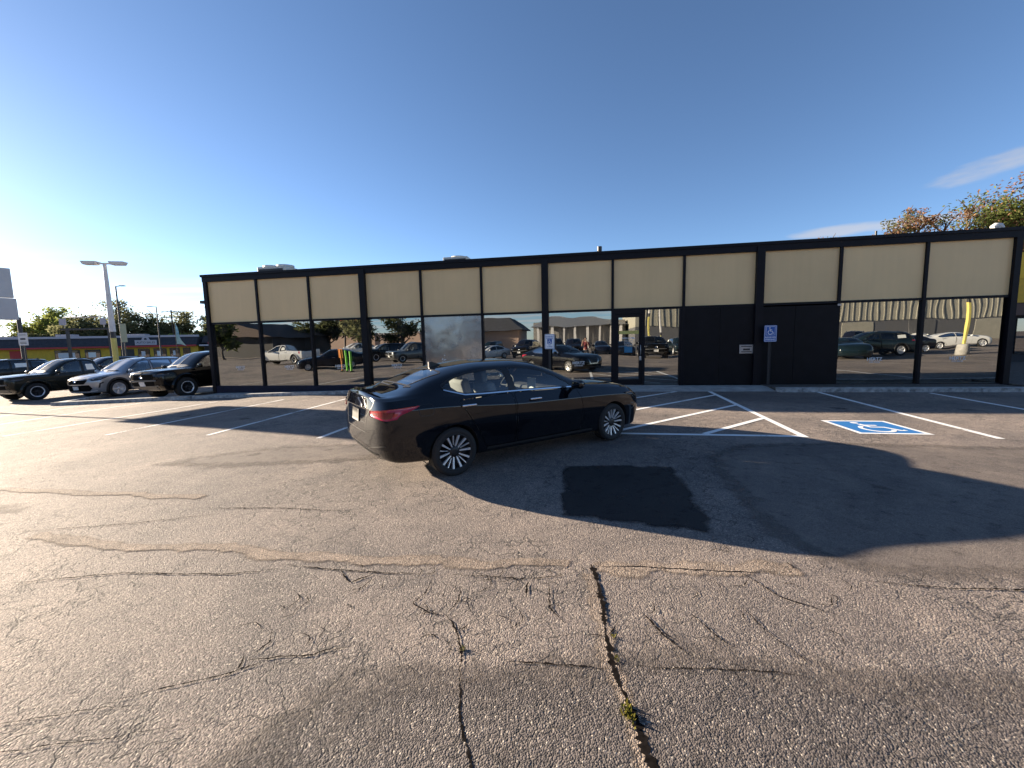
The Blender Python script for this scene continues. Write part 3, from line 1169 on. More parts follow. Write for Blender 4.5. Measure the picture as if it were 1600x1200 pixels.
def suv_extras(kind, plate=True, sticker=None, lamps='dark_lens', badge=True, grille_m='grille_black'):
    def fn(root, bvh, S, pm):
        if kind == 'crossover':
            g = rounded([(-.46, .66), (.46, .66), (.60, .80), (.56, .90), (-.56, .90), (-.60, .80)], .05)
            P_('grille', bvh, g, FRONT, grille_m, root, .01)
            P_('lower_grille', bvh, [(-.62, .36), (.62, .36), (.74, .46), (.66, .62), (-.66, .62), (-.74, .46)], FRONT, 'grille_black', root, .01)
            S_('bumper_trim', bvh, [(-.84, .36), (-.5, .31), (.5, .31), (.84, .36)], .035, FRONT, 'alloy', root, .014)
            for sg in (1, -1):
                P_('headlight', bvh, [(1.72, .97), (2.1, .93), (2.34, .86), (2.30, .79), (2.05, .83)], side(sg), 'dark_lens', root, .008)
                S_('fog_trim', bvh, [(2.0, .72), (2.12, .66), (2.15, .48)], .05, side(sg), 'black_plastic', root, .01)
                P_('tail_light', bvh, [(-2.42, .98), (-2.0, 1.02), (-2.0, 1.08), (-2.36, 1.12)], side(sg), 'red_lens', root, .008)
            pz, ez = .50, .80
        else:
            P_('grille', bvh, rounded([(-.62, .80), (.62, .80), (.64, 1.01), (-.64, 1.01)], .03), FRONT, grille_m, root, .012)
            S_('grille_bar', bvh, [(-.78, .765), (.78, .765)], .05, FRONT, 'grey_plastic', root, .03)
            P_('lower_grille', bvh, [(-.60, .56), (.60, .56), (.66, .72), (-.66, .72)], FRONT, 'grille_black', root, .015)
            P_('skid_plate', bvh, [(-.55, .40), (.55, .40), (.62, .53), (-.62, .53)], FRONT, 'grey_plastic', root, .015)
            S_('bumper_bar', bvh, [(-.80, .57), (-.5, .545), (.5, .545), (.80, .57)], .05, FRONT, 'grey_plastic', root, .03)
            for sg in (1, -1):
                P_('headlight', bvh, [(2.02, 1.03), (2.28, 1.03), (2.41, 1.0), (2.41, .91), (2.25, .92), (2.05, .97)], side(sg), lamps, root, .008)
                P_('tail_light', bvh, [(-2.40, .95), (-2.25, .95), (-2.25, 1.15), (-2.38, 1.15)], side(sg), 'red_lens', root, .008)
                S_('sill_step', bvh, [(-.9, .40), (.85, .40)], .07, side(sg), 'black_plastic', root, .02)
            pz, ez = .64, .905
        if plate:
            P_('number_plate', bvh, [(-.16, pz - .07), (.16, pz - .07), (.16, pz + .09), (-.16, pz + .09)], FRONT, 'plate', root, .03, .08)
        if badge:
            P_('badge', bvh, [(.09 * math.cos(a), ez + .06 * math.sin(a)) for a in np.linspace(0, 2 * math.pi, 17)[:-1]], FRONT, 'chrome', root, .022, .1)
        if kind == 'crossover' or kind == 'offroad':
            for sg in (1, -1):
                p = [(x, sg * .62, float(tab(S['rail_z'], np.array([x]))[0]) + .085) for x in np.linspace(-1.7, .15, 8)]
                p[0] = (p[0][0], p[0][1], p[0][2] - .06)
                p[-1] = (p[-1][0], p[-1][1], p[-1][2] - .06)
                b = MB()
                b.tube(p, .018, 8)
                b.build('roof_rail', M['black_plastic'], root)
            b = MB()
            zt = float(tab(S['top_z'], np.array([-1.75]))[0])
            b.prism([(-1.85, zt - .02), (-1.65, zt), (-1.80, zt + .06), (-1.85, zt + .055)], 'y', -.02, .02)
            b.build('aerial', pm, root)
        if sticker:
            for sg in (1, -1):
                P_('paper_sheet', bvh, sticker, side(sg), 'paper', root, .004, .08, 0)
        S_('hood_seam', bvh, [(1.2, .78), (1.7, .74), (2.2, .62), (2.26, 0), (2.2, -.62), (1.7, -.74), (1.2, -.78)], .008, TOP, 'black_plastic', root, .0015)
    return fn
# ================================================================== materials of the place
M['asphalt'] = asphalt_mat('asphalt', (.108, .095, .091), (.248, .208, .184), .5, 1.0, 125., .33, .7)
M['asphalt_smooth'] = asphalt_mat('asphalt_smooth', (.115, .100, .092), (.17, .145, .128), .35, .6, 150., .6, 0., True, .4, .2)
M['asphalt_new'] = asphalt_mat('asphalt_new', (.014, .013, .014), (.024, .022, .022), .3, .7, 150., .8, 0., True, .4, .0)
M['sand'] = asphalt_mat('sand', (.185, .152, .127), (.29, .24, .20), .5, 1.0, 125., 1.2, 0., True, .2)
M['asphalt_dark'] = asphalt_mat('asphalt_dark', (.066, .058, .058), (.122, .105, .098), .6, 1.0, 125., .5, .4, True)
M['crack_fill'] = mat('crack_fill', (.014, .012, .011), .95, spec=0., noise=.5, scale=30)
M['white_line'] = worn_paint('white_line', (.74, .74, .72), .435)
M['new_line'] = worn_paint('new_line', (.78, .79, .78), .395)
M['blue_line'] = worn_paint('blue_line', (.012, .15, .42), .37)
M['concrete'] = mat('concrete', (.34, .33, .31), .9, noise=.28, scale=3.5, bump=.5, bscale=25)
M['kerb_white'] = mat('kerb_white', (.34, .34, .335), .9, noise=.55, scale=7, bump=.5, bscale=18)
M['navy_trim'] = mat('navy_trim', (.005, .0045, .008), .5, spec=.2, noise=.25, scale=5)
M['navy_base'] = mat('navy_base', (.007, .008, .026), .6, spec=.3, noise=.4, scale=6)
M['beige_panel'] = panel_mat('beige_panel', (.75, .53, .268))
M['board'] = mat('board', (.0045, .004, .006), .55, spec=.2, noise=.4, scale=3)
M['metal_grey'] = mat('metal_grey', (.35, .35, .36), .4, metal=.7, noise=.15, scale=10)
M['galvanised'] = mat('galvanised', (.035, .034, .036), .55)
M['sign_white'] = mat('sign_white', (.78, .80, .82), .4)
M['sign_blue'] = mat('sign_blue', (.015, .10, .40), .4)
M['sign_green'] = mat('sign_green', (.02, .16, .30), .5)
M['roof_black'] = mat('roof_black', (.03, .03, .032), .9, noise=.3)
M['cream_metal'] = mat('cream_metal', (.62, .58, .50), .5, noise=.12, scale=6)
M['yellow'] = mat('yellow', (.56, .48, .13), .6, noise=.1, scale=3)
M['shop_yellow'] = mat('shop_yellow', (.60, .38, .03), .7, noise=.12, scale=2)
M['red_trim'] = mat('red_trim', (.42, .035, .03), .6)
M['dark_shingle'] = mat('dark_shingle', (.035, .038, .048), .9, noise=.3, scale=3)
M['light_trim'] = mat('light_trim', (.42, .40, .43), .7)
M['lamp_white'] = mat('lamp_white', (.62, .60, .58), .5, noise=.12, scale=3)
M['dark_metal'] = mat('dark_metal', (.03, .03, .033), .5)
M['wood_pole'] = mat('wood_pole', (.07, .05, .04), .9, noise=.3)
M['wall_dark'] = mat('wall_dark', (.03, .03, .034), .8)
M['floor_dark'] = mat('floor_dark', (.06, .055, .05), .5)
M['pane'] = glass_mat('pane', (.20, .22, .22), .45, (.74, .76, .74), .006, .55, 0., .10)
M['film_pane'] = glass_mat('film_pane', (.05, .05, .055), .33, (.80, .80, .84), .012, 1.6, .16, .55)
M['shop_glass'] = glass_mat('shop_glass', (.15, .16, .17), .25, (.8, .8, .8))

# ================================================================== ground sheet
ts = sorted(set([-600, -420, -300, -220, -160, -120, -90, -70, -55, -45, -38] + [round(-32 + k * 1.25, 3) for k in range(65)] + [52, 60, 75, 95, 130, 190, 280, 420, 600]))
ds = sorted(set([-900, -600, -400, -280, -200, -150, -110, -80, -60, -45, -35, -27] + [round(-22 + k * 1.25, 3) for k in range(46)] + [38, 45, 55, 70, 90, 130, 200, 320, 500, 700]))
vs = [tuple(site(t, d)) for d in ds for t in ts]
nT = len(ts)
fs = [(j * nT + i, j * nT + i + 1, (j + 1) * nT + i + 1, (j + 1) * nT + i) for j in range(len(ds) - 1) for i in range(nT - 1)]
g = mesh_obj('ground', vs, [f[::-1] for f in fs], M['asphalt'], None, True)
tag(g, kind='structure')


def strip_ground(name, pts, widths, m, lift=.004, jitter=0., rows=(-1, 1), fade=None, world=True, kind='structure'):
    """ribbon lying on the lot; pts in world x, y (or t, d with world=False)"""
    if not world:
        pts = [tuple(site(p[0], p[1]))[:2] for p in pts]
    n = len(pts)
    v, fd = [], []
    for i, p in enumerate(pts):
        a, b = Vector(pts[max(i - 1, 0)][:2]), Vector(pts[min(i + 1, n - 1)][:2])
        t = (b - a).normalized()
        w = widths[i] if isinstance(widths, (list, tuple, np.ndarray)) else widths
        for r_ in rows:
            k = r_ * w / 2 * (1 + (random.uniform(-jitter, jitter) if jitter else 0))
            x, y = p[0] - t.y * k, p[1] + t.x * k
            v.append((x, y, gz(x, y) + lift))
            fd.append(1. if abs(r_) < .99 else 0.)
    m_ = len(rows)
    f = [(i * m_ + k, (i + 1) * m_ + k, (i + 1) * m_ + k + 1, i * m_ + k + 1) for i in range(n - 1) for k in range(m_ - 1)]
    o = mesh_obj(name, v, f, m)
    for q in o.data.polygons:
        if q.normal.z < 0:
            o.data.flip_normals()
            break
    if fade:
        fd[0:m_] = [0] * m_
        fd[-m_:] = [0] * m_
        at = o.data.attributes.new('fade', 'FLOAT', 'POINT')
        at.data.foreach_set('value', np.array(fd, dtype=np.float32))
    return tag(o, kind=kind)


def sub(p, q, n):
    return [(p[0] + (q[0] - p[0]) * k / n, p[1] + (q[1] - p[1]) * k / n) for k in range(n + 1)]


def sheet_ground(name, poly, m, lift=.004, step=.25, soft=.35):
    """flat patch in the lot with a ragged edge; poly in world x, y"""
    poly = dense(poly, step)
    n = len(poly)
    us, vv = [p[0] for p in poly], [p[1] for p in poly]
    pts = list(poly)
    u = min(us)
    while u < max(us):
        v = min(vv)
        while v < max(vv):
            if inside(poly, u, v) and nearest_on(poly, u, v)[0] > step * .45:
                pts.append((u, v))
            v += step
        u += step
    r = delaunay_2d_cdt([Vector(p) for p in pts], [(i, (i + 1) % n) for i in range(n)], [], 1, 1e-5)
    V = [(p[0], p[1], gz(p[0], p[1]) + lift) for p in r[0]]
    F = []
    for f in r[2]:
        a, b, c = [Vector(V[i][:2]) for i in f[:3]]
        F.append(tuple(f) if (b - a).cross(c - a) > 0 else tuple(f)[::-1])
    o = mesh_obj(name, V, F, m)
    fd = [min(1., nearest_on(poly, p[0], p[1])[0] / soft) for p in r[0]]
    at = o.data.attributes.new('fade', 'FLOAT', 'POINT')
    at.data.foreach_set('value', np.array(fd, dtype=np.float32))
    return tag(o, kind='structure')


# parking bays
for (t0, d0), (t1, d1), w in [((-18.31, 1.96), (-18.75, 7.4), .10), ((-16.07, 1.43), (-15.5, 7.4), .10), ((-12.35, 2.3), (-12.62, 7.43), .10),
                              ((-9.79, 2.3), (-9.76, 7.46), .10), ((-7.42, 2.0), (-7.2, 7.55), .10), ((-4.75, 2.0), (-4.67, 7.75), .10),
                              ((-2.15, 1.6), (-2.1, 7.7), .10), ((6.62, 1.2), (6.24, 6.95), .11), ((9.22, 1.5), (8.75, 7.0), .10), ((11.9, 1.9), (11.5, 7.1), .10)]:
    o = strip_ground('parking_line', sub((t0, d0), (t1, d1), 12), w, M['white_line' if t0 < 6 else 'new_line'], .004, world=False)
# the hatched access aisle, one painted figure
mb = MB()


def gline(mb, a, b, w, lift, mi=0):
    n = 8
    P, Q = site(*a), site(*b)
    t = (Q - P).to_2d().normalized()
    v = []
    for k in range(n + 1):
        q = P + (Q - P) * k / n
        for s in (-1, 1):
            x, y = q.x - t.y * w / 2 * s, q.y + t.x * w / 2 * s
            v.append((x, y, gz(x, y) + lift))
    mb.add(v, [(2 * i, 2 * i + 1, 2 * i + 3, 2 * i + 2) for i in range(n)], mi)


gline(mb, (3.76, 1.0), (3.51, 7.06), .115, .004)
gline(mb, (.38, 1.0), (.30, 7.06), .115, .004)
gline(mb, (.355, 7.0), (3.46, 7.0), .115, .0046)
for a, b in [((2.79, 1.14), (.40, 3.6)), ((3.70, 1.90), (.39, 5.35)), ((3.62, 3.72), (.50, 6.90)), ((3.52, 5.44), (2.02, 6.94)), ((1.5, 1.05), (.40, 2.2))]:
    gline(mb, a, b, .105, .0052)
tag(mb.build('hatched_marking', M['new_line']), kind='structure')


# wheelchair symbol in unit coordinates
def isa_strokes():
    arc = [(.46 + .25 * math.cos(R(a)), .33 + .25 * math.sin(R(a))) for a in range(118, 352, 13)]
    return [([(.40 + .07 * math.cos(R(a)), .87 + .07 * math.sin(R(a))) for a in range(0, 360, 30)], 0),
            ([(.41, .75), (.45, .48), (.69, .47), (.80, .20), (.90, .23)], .085), ([(.43, .64), (.66, .63)], .07), (arc, .075)]


def isa_mesh(mb, P, mi=0, dz=.0006):
    """P(u, v, lift) -> point"""
    for k, (pts, w) in enumerate(isa_strokes()):
        L_ = dz * (k + 1)
        if w == 0:
            mb.add([P(u, v, L_) for u, v in pts], [tuple(range(len(pts)))], mi)
            continue
        vv = []
        for i, p in enumerate(pts):
            a, b = Vector(pts[max(i - 1, 0)]), Vector(pts[min(i + 1, len(pts) - 1)])
            t = (b - a).normalized()
            vv += [P(p[0] - t.y * w / 2, p[1] + t.x * w / 2, L_), P(p[0] + t.y * w / 2, p[1] - t.x * w / 2, L_)]
        mb.add(vv, [(2 * i, 2 * i + 2, 2 * i + 3, 2 * i + 1)[::-1] for i in range(len(pts) - 1)], mi)


mb = MB()
bx0, bx1, bd0, bd1 = 4.47, 5.53, 6.74, 5.60


def BP(u, v, l):
    q = site(bx0 + (bx1 - bx0) * u, bd0 + (bd1 - bd0) * v)
    return (q.x, q.y, q.z + .0045 + l)


mb.add([BP(-.0, -.0, -.0005), BP(1., -.0, -.0005), BP(1., 1., -.0005), BP(-.0, 1., -.0005)], [(0, 1, 2, 3)], 1)
for a, b, c, d_ in [((0, 0), (1, 0), (.93, .07), (.07, .07)), ((1, 0), (1, 1), (.93, .93), (.93, .07)), ((1, 1), (0, 1), (.07, .93), (.93, .93)), ((0, 1), (0, 0), (.07, .07), (.07, .93))]:
    mb.add([BP(*q, .0004) for q in (a, b, c, d_)], [(0, 1, 2, 3)], 0)
isa_mesh(mb, lambda u, v, l: BP(.10 + .8 * u, .08 + .84 * v, l))
tag(mb.build('wheelchair_marking', [M['new_line'], M['blue_line']]), kind='structure')

# patches in the asphalt
sheet_ground('asphalt_patch', [(.62, 5.22), (1.35, 5.20), (2.05, 5.09), (1.98, 4.5), (1.86, 3.9), (1.73, 3.20), (1.1, 3.40), (.40, 3.66), (.48, 4.4)], M['asphalt_new'], .006, .12, .07)
sheet_ground('asphalt_patch', [(1.95, 3.22), (2.05, 2.95), (2.15, 2.72), (2.35, 2.55), (2.9, 2.42), (3.6, 2.38), (5.2, 2.1), (8, 2.3), (9.5, 4.5), (7.6, 5.6), (5, 6.15), (3.4, 6.2), (2.6, 5.6), (2.35, 4.9), (2.15, 4.0)], M['asphalt_smooth'], .004, .22, .30)
sheet_ground('asphalt_patch', [(-5.6, 5.75), (-4.9, 6.3), (-3.9, 6.75), (-2.2, 6.8), (-1.6, 6.3), (-1.75, 5.6), (-2.6, 5.45), (-4.2, 5.35)], M['asphalt_smooth'], .004, .22, .35)
sheet_ground('asphalt_patch', [(-7.5, 4.0), (-5.6, 4.5), (-4.9, 4.25), (-5.3, 3.9), (-7.4, 3.5)], M['asphalt_smooth'], .004, .22, .35)


# oil spots in the bays and lane
for x, y, r_ in [(-4.0, 6.15, .16), (-2.9, 6.3, .10), (-6.4, 9.6, .22), (7.2, 8.9, .25), (9.5, 8.4, .2), (3.9, 4.2, .12), (-8.6, 10.6, .22)]:
    sheet_ground('oil_stain', [(x + r_ * (1 + .25 * math.sin(3 * a + x)) * math.cos(a), y + r_ * (1 + .25 * math.sin(2 * a + y)) * math.sin(a)) for a in np.linspace(0, 2 * math.pi, 13)[:-1]], M['asphalt_dark'], .0062, .06, r_ * .9)


# sandy drift lines and cracks
def wander(p, q, n, amp):
    out = []
    t = Vector((q[0] - p[0], q[1] - p[1]))
    L_ = t.length
    t.normalize()
    o = 0
    for k in range(n + 1):
        s = k / n
        o = o * .72 + random.uniform(-amp, amp)
        e = o * min(1, 5 * s, 5 * (1 - s))
        out.append((p[0] + (q[0] - p[0]) * s - t.y * e, p[1] + (q[1] - p[1]) * s + t.x * e))
    return out


def path(pts, n, amp):
    out = []
    for a, b in zip(pts[:-1], pts[1:]):
        w = wander(a, b, n, amp)
        out += w if not out else w[1:]
    for _ in range(2):
        out = [out[0]] + [tuple(out[i - 1][c] * .25 + out[i][c] * .5 + out[i + 1][c] * .25 for c in (0, 1)) for i in range(1, len(out) - 1)] + [out[-1]]
    return out


NCR = [0]


def crack(pts, w, n=14, amp=.012, lift=.005, name='crack', m='crack_fill'):
    NCR[0] += 1
    lift += .00006 * (NCR[0] % 60)
    n = max(n, int(sum((Vector(a) - Vector(b)).length for a, b in zip(pts[:-1], pts[1:])) / (len(pts) - 1) / .012))
    amp = min(amp, .006)
    p = path(pts, n, amp)
    ws = [w * random.uniform(.25, 1.5) * min(1, .25 + 3 * k / len(p), .1 + 3 * (len(p) - 1 - k) / len(p)) for k in range(len(p))]
    return strip_ground(name, p, ws, M[m], lift, jitter=.35)


NDR = [0]


def drift(pts, w, n=16, amp=.05):
    NDR[0] += 1
    p = path(pts, n, amp)
    ws = [w * random.uniform(.7, 1.4) for _ in p]
    return strip_ground('sand_drift', p, ws, M['sand'], .0042 + .00009 * NDR[0], rows=(-1, -.45, 0, .45, 1), fade=True)


drift([(-4.4, 3.55), (-2.6, 3.22), (-1.35, 3.0), (-.5, 2.9), (.42, 2.83)], .17)
drift([(.55, 2.80), (1.2, 2.76), (2.0, 2.70)], .20)
drift([(-6.6, 4.9), (-5.0, 4.6), (-3.4, 4.35)], .16)
drift([(.52, 2.72), (.48, 2.3), (.46, 1.9), (.49, 1.55), (.49, 1.35)], .11, 14, .012)
sheet_ground('asphalt_patch', [(-1.0, 2.02), (.1, 2.1), (.9, 2.2), (1.6, 2.0), (2.6, 1.9), (2.9, 1.5), (2.4, .8), (-1.3, .8), (-1.5, 1.4)], M['asphalt_dark'], .0035, .16, .40)

# the broad open joint down the middle of the near lot, then the finer cracks
crack([(.545, 2.82), (.55, 2.62)], .05, 10, .004)
crack([(.55, 2.66), (.53, 2.35), (.485, 2.1)], .03, 22, .004)
crack([(.49, 2.12), (.475, 1.9), (.485, 1.72)], .036, 18, .005)
crack([(.485, 1.74), (.505, 1.5), (.50, 1.3)], .038, 18, .006)
crack([(-.585, 2.70), (-.60, 2.52), (-.66, 2.42), (-.52, 2.32), (-.37, 2.28)], .007, 16, .010)
crack([(-.37, 2.58), (-.37, 2.44), (-.43, 2.30)], .008, 16, .009)
crack([(-.43, 2.30), (-.35, 2.17), (-.30, 2.0), (-.285, 1.84)], .011, 22, .010)
crack([(-.285, 1.86), (-.27, 1.68), (-.24, 1.55), (-.19, 1.40), (-.16, 1.28)], .012, 22, .010)
crack([(-1.42, 1.98), (-1.14, 2.0), (-.92, 2.06)], .010, 18, .012)
crack([(-1.9, 1.75), (-1.5, 1.88), (-1.3, 1.98)], .008, 18, .012)
crack([(-2.4, 1.62), (-2.0, 1.70), (-1.75, 1.72)], .004, 18, .012)
crack([(-2.3, 1.50), (-1.75, 1.56), (-1.45, 1.62)], .004, 18, .012)
crack([(-1.75, 2.92), (-1.4, 2.84), (-.95, 2.77), (-.56, 2.74)], .010, 16, .014)
crack([(-3.6, 2.75), (-2.9, 2.85), (-2.1, 2.80), (-1.7, 2.86)], .010, 16, .02)
crack([(-1.28, 2.82), (-1.15, 2.66), (-.98, 2.80)], .011, 12, .012)
crack([(-.45, 2.73), (-.2, 2.70), (.1, 2.66), (.42, 2.72)], .008, 16, .012)
crack([(.55, 2.80), (.9, 2.78), (1.4, 2.70), (1.9, 2.66)], .010, 16, .014)
crack([(-3.3, 4.05), (-2.4, 4.0), (-1.5, 3.85)], .010, 14, .02)
crack([(-4.6, 3.6), (-3.6, 3.72), (-2.9, 3.9)], .010, 14, .02)
crack([(.58, 1.88), (.85, 1.86), (1.2, 1.83), (1.40, 1.80)], .006, 18, .010)
crack([(1.36, 2.35), (1.38, 2.12), (1.43, 1.95), (1.46, 1.84)], .006, 12, .008)
crack([(.74, 2.3), (.80, 2.1), (.88, 1.95)], .011, 14, .010)
crack([(1.02, 2.28), (1.09, 2.08), (1.13, 2.0)], .008, 12, .010)
crack([(.08, 2.62), (.06, 2.45)], .012, 10, .008)
crack([(.22, 2.6), (.2, 2.35), (.28, 2.2)], .009, 12, .010)
crack([(-.05, 1.93), (.2, 1.90), (.46, 1.87)], .009, 16, .008)
crack([(2.32, 2.55), (2.8, 2.44), (3.6, 2.40), (4.4, 2.25)], .012, 18, .012)
crack([(1.55, 2.7), (1.65, 2.4), (1.9, 2.2)], .009, 14, .014)
for k in range(70):
    x, y = random.uniform(-1.6, 2.2), random.triangular(1.7, 3.1, 2.6)
    a = random.choice((0.1, 1.5, .8, 2.3)) + random.uniform(-.4, .4)
    l = random.uniform(.07, .24)
    crack([(x, y), (x + l * .5 * math.cos(a), y + l * .5 * math.sin(a)), (x + l * math.cos(a + .6), y + l * math.sin(a + .6))], random.uniform(.003, .0065), 8, .006)

# weeds in the joint
M['weed'] = leaf_mat('weed', (.06, .07, .015), (.16, .14, .03), .3)
for k, (x, y, r_, n) in enumerate([(.477, 1.615, .035, 60), (.53, 2.09, .018, 24), (-.295, 2.02, .018, 24), (.505, 1.93, .02, 20)]):
    v, f = [], []
    for i in range(n):
        a = random.uniform(0, 6.28)
        q = Vector((x + random.gauss(0, r_ * .35), y + random.gauss(0, r_ * .6), gz(x, y) + .004))
        h = random.uniform(.4, 1.) * r_ * .8
        tip = q + Vector((math.cos(a) * h * .7, math.sin(a) * h * .7, h))
        s = Vector((-math.sin(a), math.cos(a), 0)) * r_ * .12
        b = len(v)
        v += [q - s * .6, q + s * .6, q.lerp(tip, .6) + s, tip, q.lerp(tip, .6) - s]
        f.append((b, b + 1, b + 2, b + 3, b + 4))
    o = mesh_obj('weed', v, f, M['weed'])
    tag(o, ['yellow green weed tuft in the wide asphalt joint, the largest and nearest one', 'small weed tuft beside the wide asphalt joint, farthest up it',
            'small yellowish weed in the thin branching crack', 'thin weed in the wide joint just above the largest tuft'][k], 'weed', 'weeds in the asphalt cracks')

# kerb and footway before the building
mb = MB()


def gbox(mb, pts, z0, z1, mi=0):
    """prism over a t, d outline"""
    n = len(pts)
    lo = [site(t, d, None, z0) for t, d in pts]
    hi = [site(t, d, None, z1) for t, d in pts]
    mb.add(lo + hi, [tuple(range(n)), tuple(range(n, 2 * n))[::-1]] + [(i, n + i, n + (i + 1) % n, (i + 1) % n) for i in range(n)], mi)


def run(mb, t0, t1, d0, d1, z1, n, wob=.0):
    for k in range(n):
        a, b = t0 + (t1 - t0) * k / n, t0 + (t1 - t0) * (k + 1) / n
        g_ = .006
        e = random.uniform(-wob, wob)
        gbox(mb, [(a + g_, d0 + e), (b - g_, d0 + e), (b - g_, d1 + e), (a + g_, d1 + e)], -.1, z1 + random.uniform(-wob, wob) * .5, 0)


run(mb, -14.6, 1.0, 1.0, 1.22, .11, 8, .015)
run(mb, 5.6, 15.5, 1.05, 1.32, .12, 6, .015)
tag(mb.build('kerb', M['kerb_white']), kind='structure')
mb = MB()
gbox(mb, [(-14.6, .06), (1.0, .06), (1.0, 1.0), (-14.6, 1.0)], -.1, .085)
gbox(mb, [(1.0, .06), (5.6, .06), (5.6, .55), (1.0, .55)], -.1, .075)
v = [site(1.0, .55, None, .075), site(5.6, .55, None, .075), site(5.6, 1.15, None, .004), site(1.0, 1.15, None, .004)]
mb.add(v, [(0, 3, 2, 1)])
tag(mb.build('footway', M['concrete']), kind='structure')
M['gravel_bed'] = mat('gravel_bed', (.085, .072, .062), .95, noise=.5, scale=14, bump=1., bscale=40)
mb = MB()
gbox(mb, [(5.6, .06), (11.9, .06), (11.9, 1.05), (5.6, 1.05)], -.1, .09)
gbox(mb, [(12.3, -9), (30, -9), (30, 1.05), (12.3, 1.05)], -.1, .09)
tag(mb.build('planting_strip', M['gravel_bed']), kind='structure')
# island with a sloped tip left of the building
mb = MB()
isl = [(-20.2, 1.62), (-14.65, 1.02), (-14.65, 1.24), (-20.35, 1.86)]
gbox(mb, isl, -.1, .13)
isl2 = [(-22.9, -2.6), (-20.35, 1.86), (-20.15, 1.62), (-22.7, -2.7)]
gbox(mb, isl2, -.1, .11)
tag(mb.build('kerb', M['kerb_white']), kind='structure')
# ================================================================== the glass-fronted building
PW = 2.2441
TX = [(k - 6.5662) * PW for k in range(13)]          # mullion lines along the front
ZT, ZM, ZB = 4.27, 2.62, .11
TX[12] = 12.11
o0 = site(0, 0, 0)
BLD = empty('commercial_building', o0, -YAW, 'long low commercial building with black frames, beige upper panels and mirrored lower windows', 'building')
# local: x along the front, y inwards, z up
DEP = 16.


def lbox(name, m, *bx, parent=BLD, bev=0., label=None):
    mb = MB()
    for b in bx:
        mb.box(*b, bev=bev)
    o = mb.build(name, M[m], parent)
    if label:
        o['label'] = label
    return o


XL, XR = TX[0] - .08, TX[12] + .11
# walls and roof (the front is open for the glass)
lbox('rear_wall', 'wall_dark', (XL, XR, DEP - .2, DEP, -.4, 4.3))
lbox('side_wall', 'wall_dark', (XL, XL + .14, .12, DEP - .2, -.4, 4.3))
lbox('side_wall', 'wall_dark', (XR - .14, XR, .12, DEP - .2, -.1, 4.3))
lbox('floor_slab', 'floor_dark', (XL + .14, XR - .14, .06, DEP - .2, -.05, .06))
lbox('interior_ceiling', 'wall_dark', (XL + .14, XR - .14, .12, DEP - .2, 2.75, 2.85))
lbox('interior_wall', 'wall_dark', (XL + .14, XR - .14, 5.5, 5.6, .06, 2.75))
lbox('roof', 'roof_black', (XL + .05, XR - .05, .12, DEP, 4.30, 4.40))
# fascia in two steps with a thin drip edge
lbox('fascia', 'navy_trim', (XL - .06, XR + .03, -.05, .10, ZT - .02, ZT + .17), (XL - .10, XR + .10, -.085, .12, ZT + .17, ZT + .26))
# panels
pan_tint = {5: (.50, .44, .33)}
for k in range(12):
    o = lbox('upper_panel', 'beige_panel', (TX[k] + .04, TX[k + 1] - .04, .035, .075, ZM + .02, ZT - .02))
# mullions, transom and posts
for k in range(1, 12):
    if k % 3:
        lbox('mullion', 'navy_trim', (TX[k] - .04, TX[k] + .04, -.03, .12, .06 if k in (1, 2, 4, 5, 7, 8, 10, 11) else ZM, ZT - .02))
lbox('transom', 'navy_trim', *[(TX[k] + .041, TX[k + 1] - .041, -.015, .11, ZM - .035, ZM + .035) for k in range(12)])
for k in (3, 6, 9):
    lbox('pillar', 'navy_trim', (TX[k] - .125, TX[k] + .105, -.095, .13, 0 if k > 3 else -.3, ZT + .12))
for x in (TX[0] - .03, TX[12] + .04):
    lbox('corner_post', 'navy_trim', (x - .075, x + .075, -.06, .13, -.35 if x < 0 else -.1, ZT - .02))
# kick plates and sills
lbox('kick_plate', 'navy_base', (TX[0] + .06, TX[3] - .125, -.045, .06, -.35, ZB))
lbox('kick_plate', 'navy_base', (TX[3] + .105, TX[6] - .125, -.04, .06, -.2, ZB + .01))
lbox('window_sill', 'navy_trim', (TX[6] + .105, TX[7] - .04, -.03, .06, .0, ZB))
lbox('window_sill', 'navy_trim', (TX[10] + .04, TX[12] - .08, -.03, .06, .0, ZB))


def tilted_pane(x0, x1, z0, z1, m, name='window', seed=0):
    r = random.Random(seed)
    a, b = r.uniform(-.006, .006), r.uniform(-.005, .005)
    v = [(x0, .05 + a, z0), (x1, .05 - a, z0), (x1, .05 - a + b, z1), (x0, .05 + a + b, z1)]
    o = mesh_obj(name, v, [(0, 1, 2, 3)], M[m], BLD)
    return o


def decal(parent, x, z, rows, m='sign_white', y=.043):
    """rows of lettering standing on a pane"""
    mb = MB()
    for txt, size, dz in rows:
        v, f = text_mesh(txt, size, bold=size * .012)
        mb.add([(x + q.x, y, z + dz + q.y) for q in v], [p for p in f])
    return mb.build('lettering', M[m], parent)


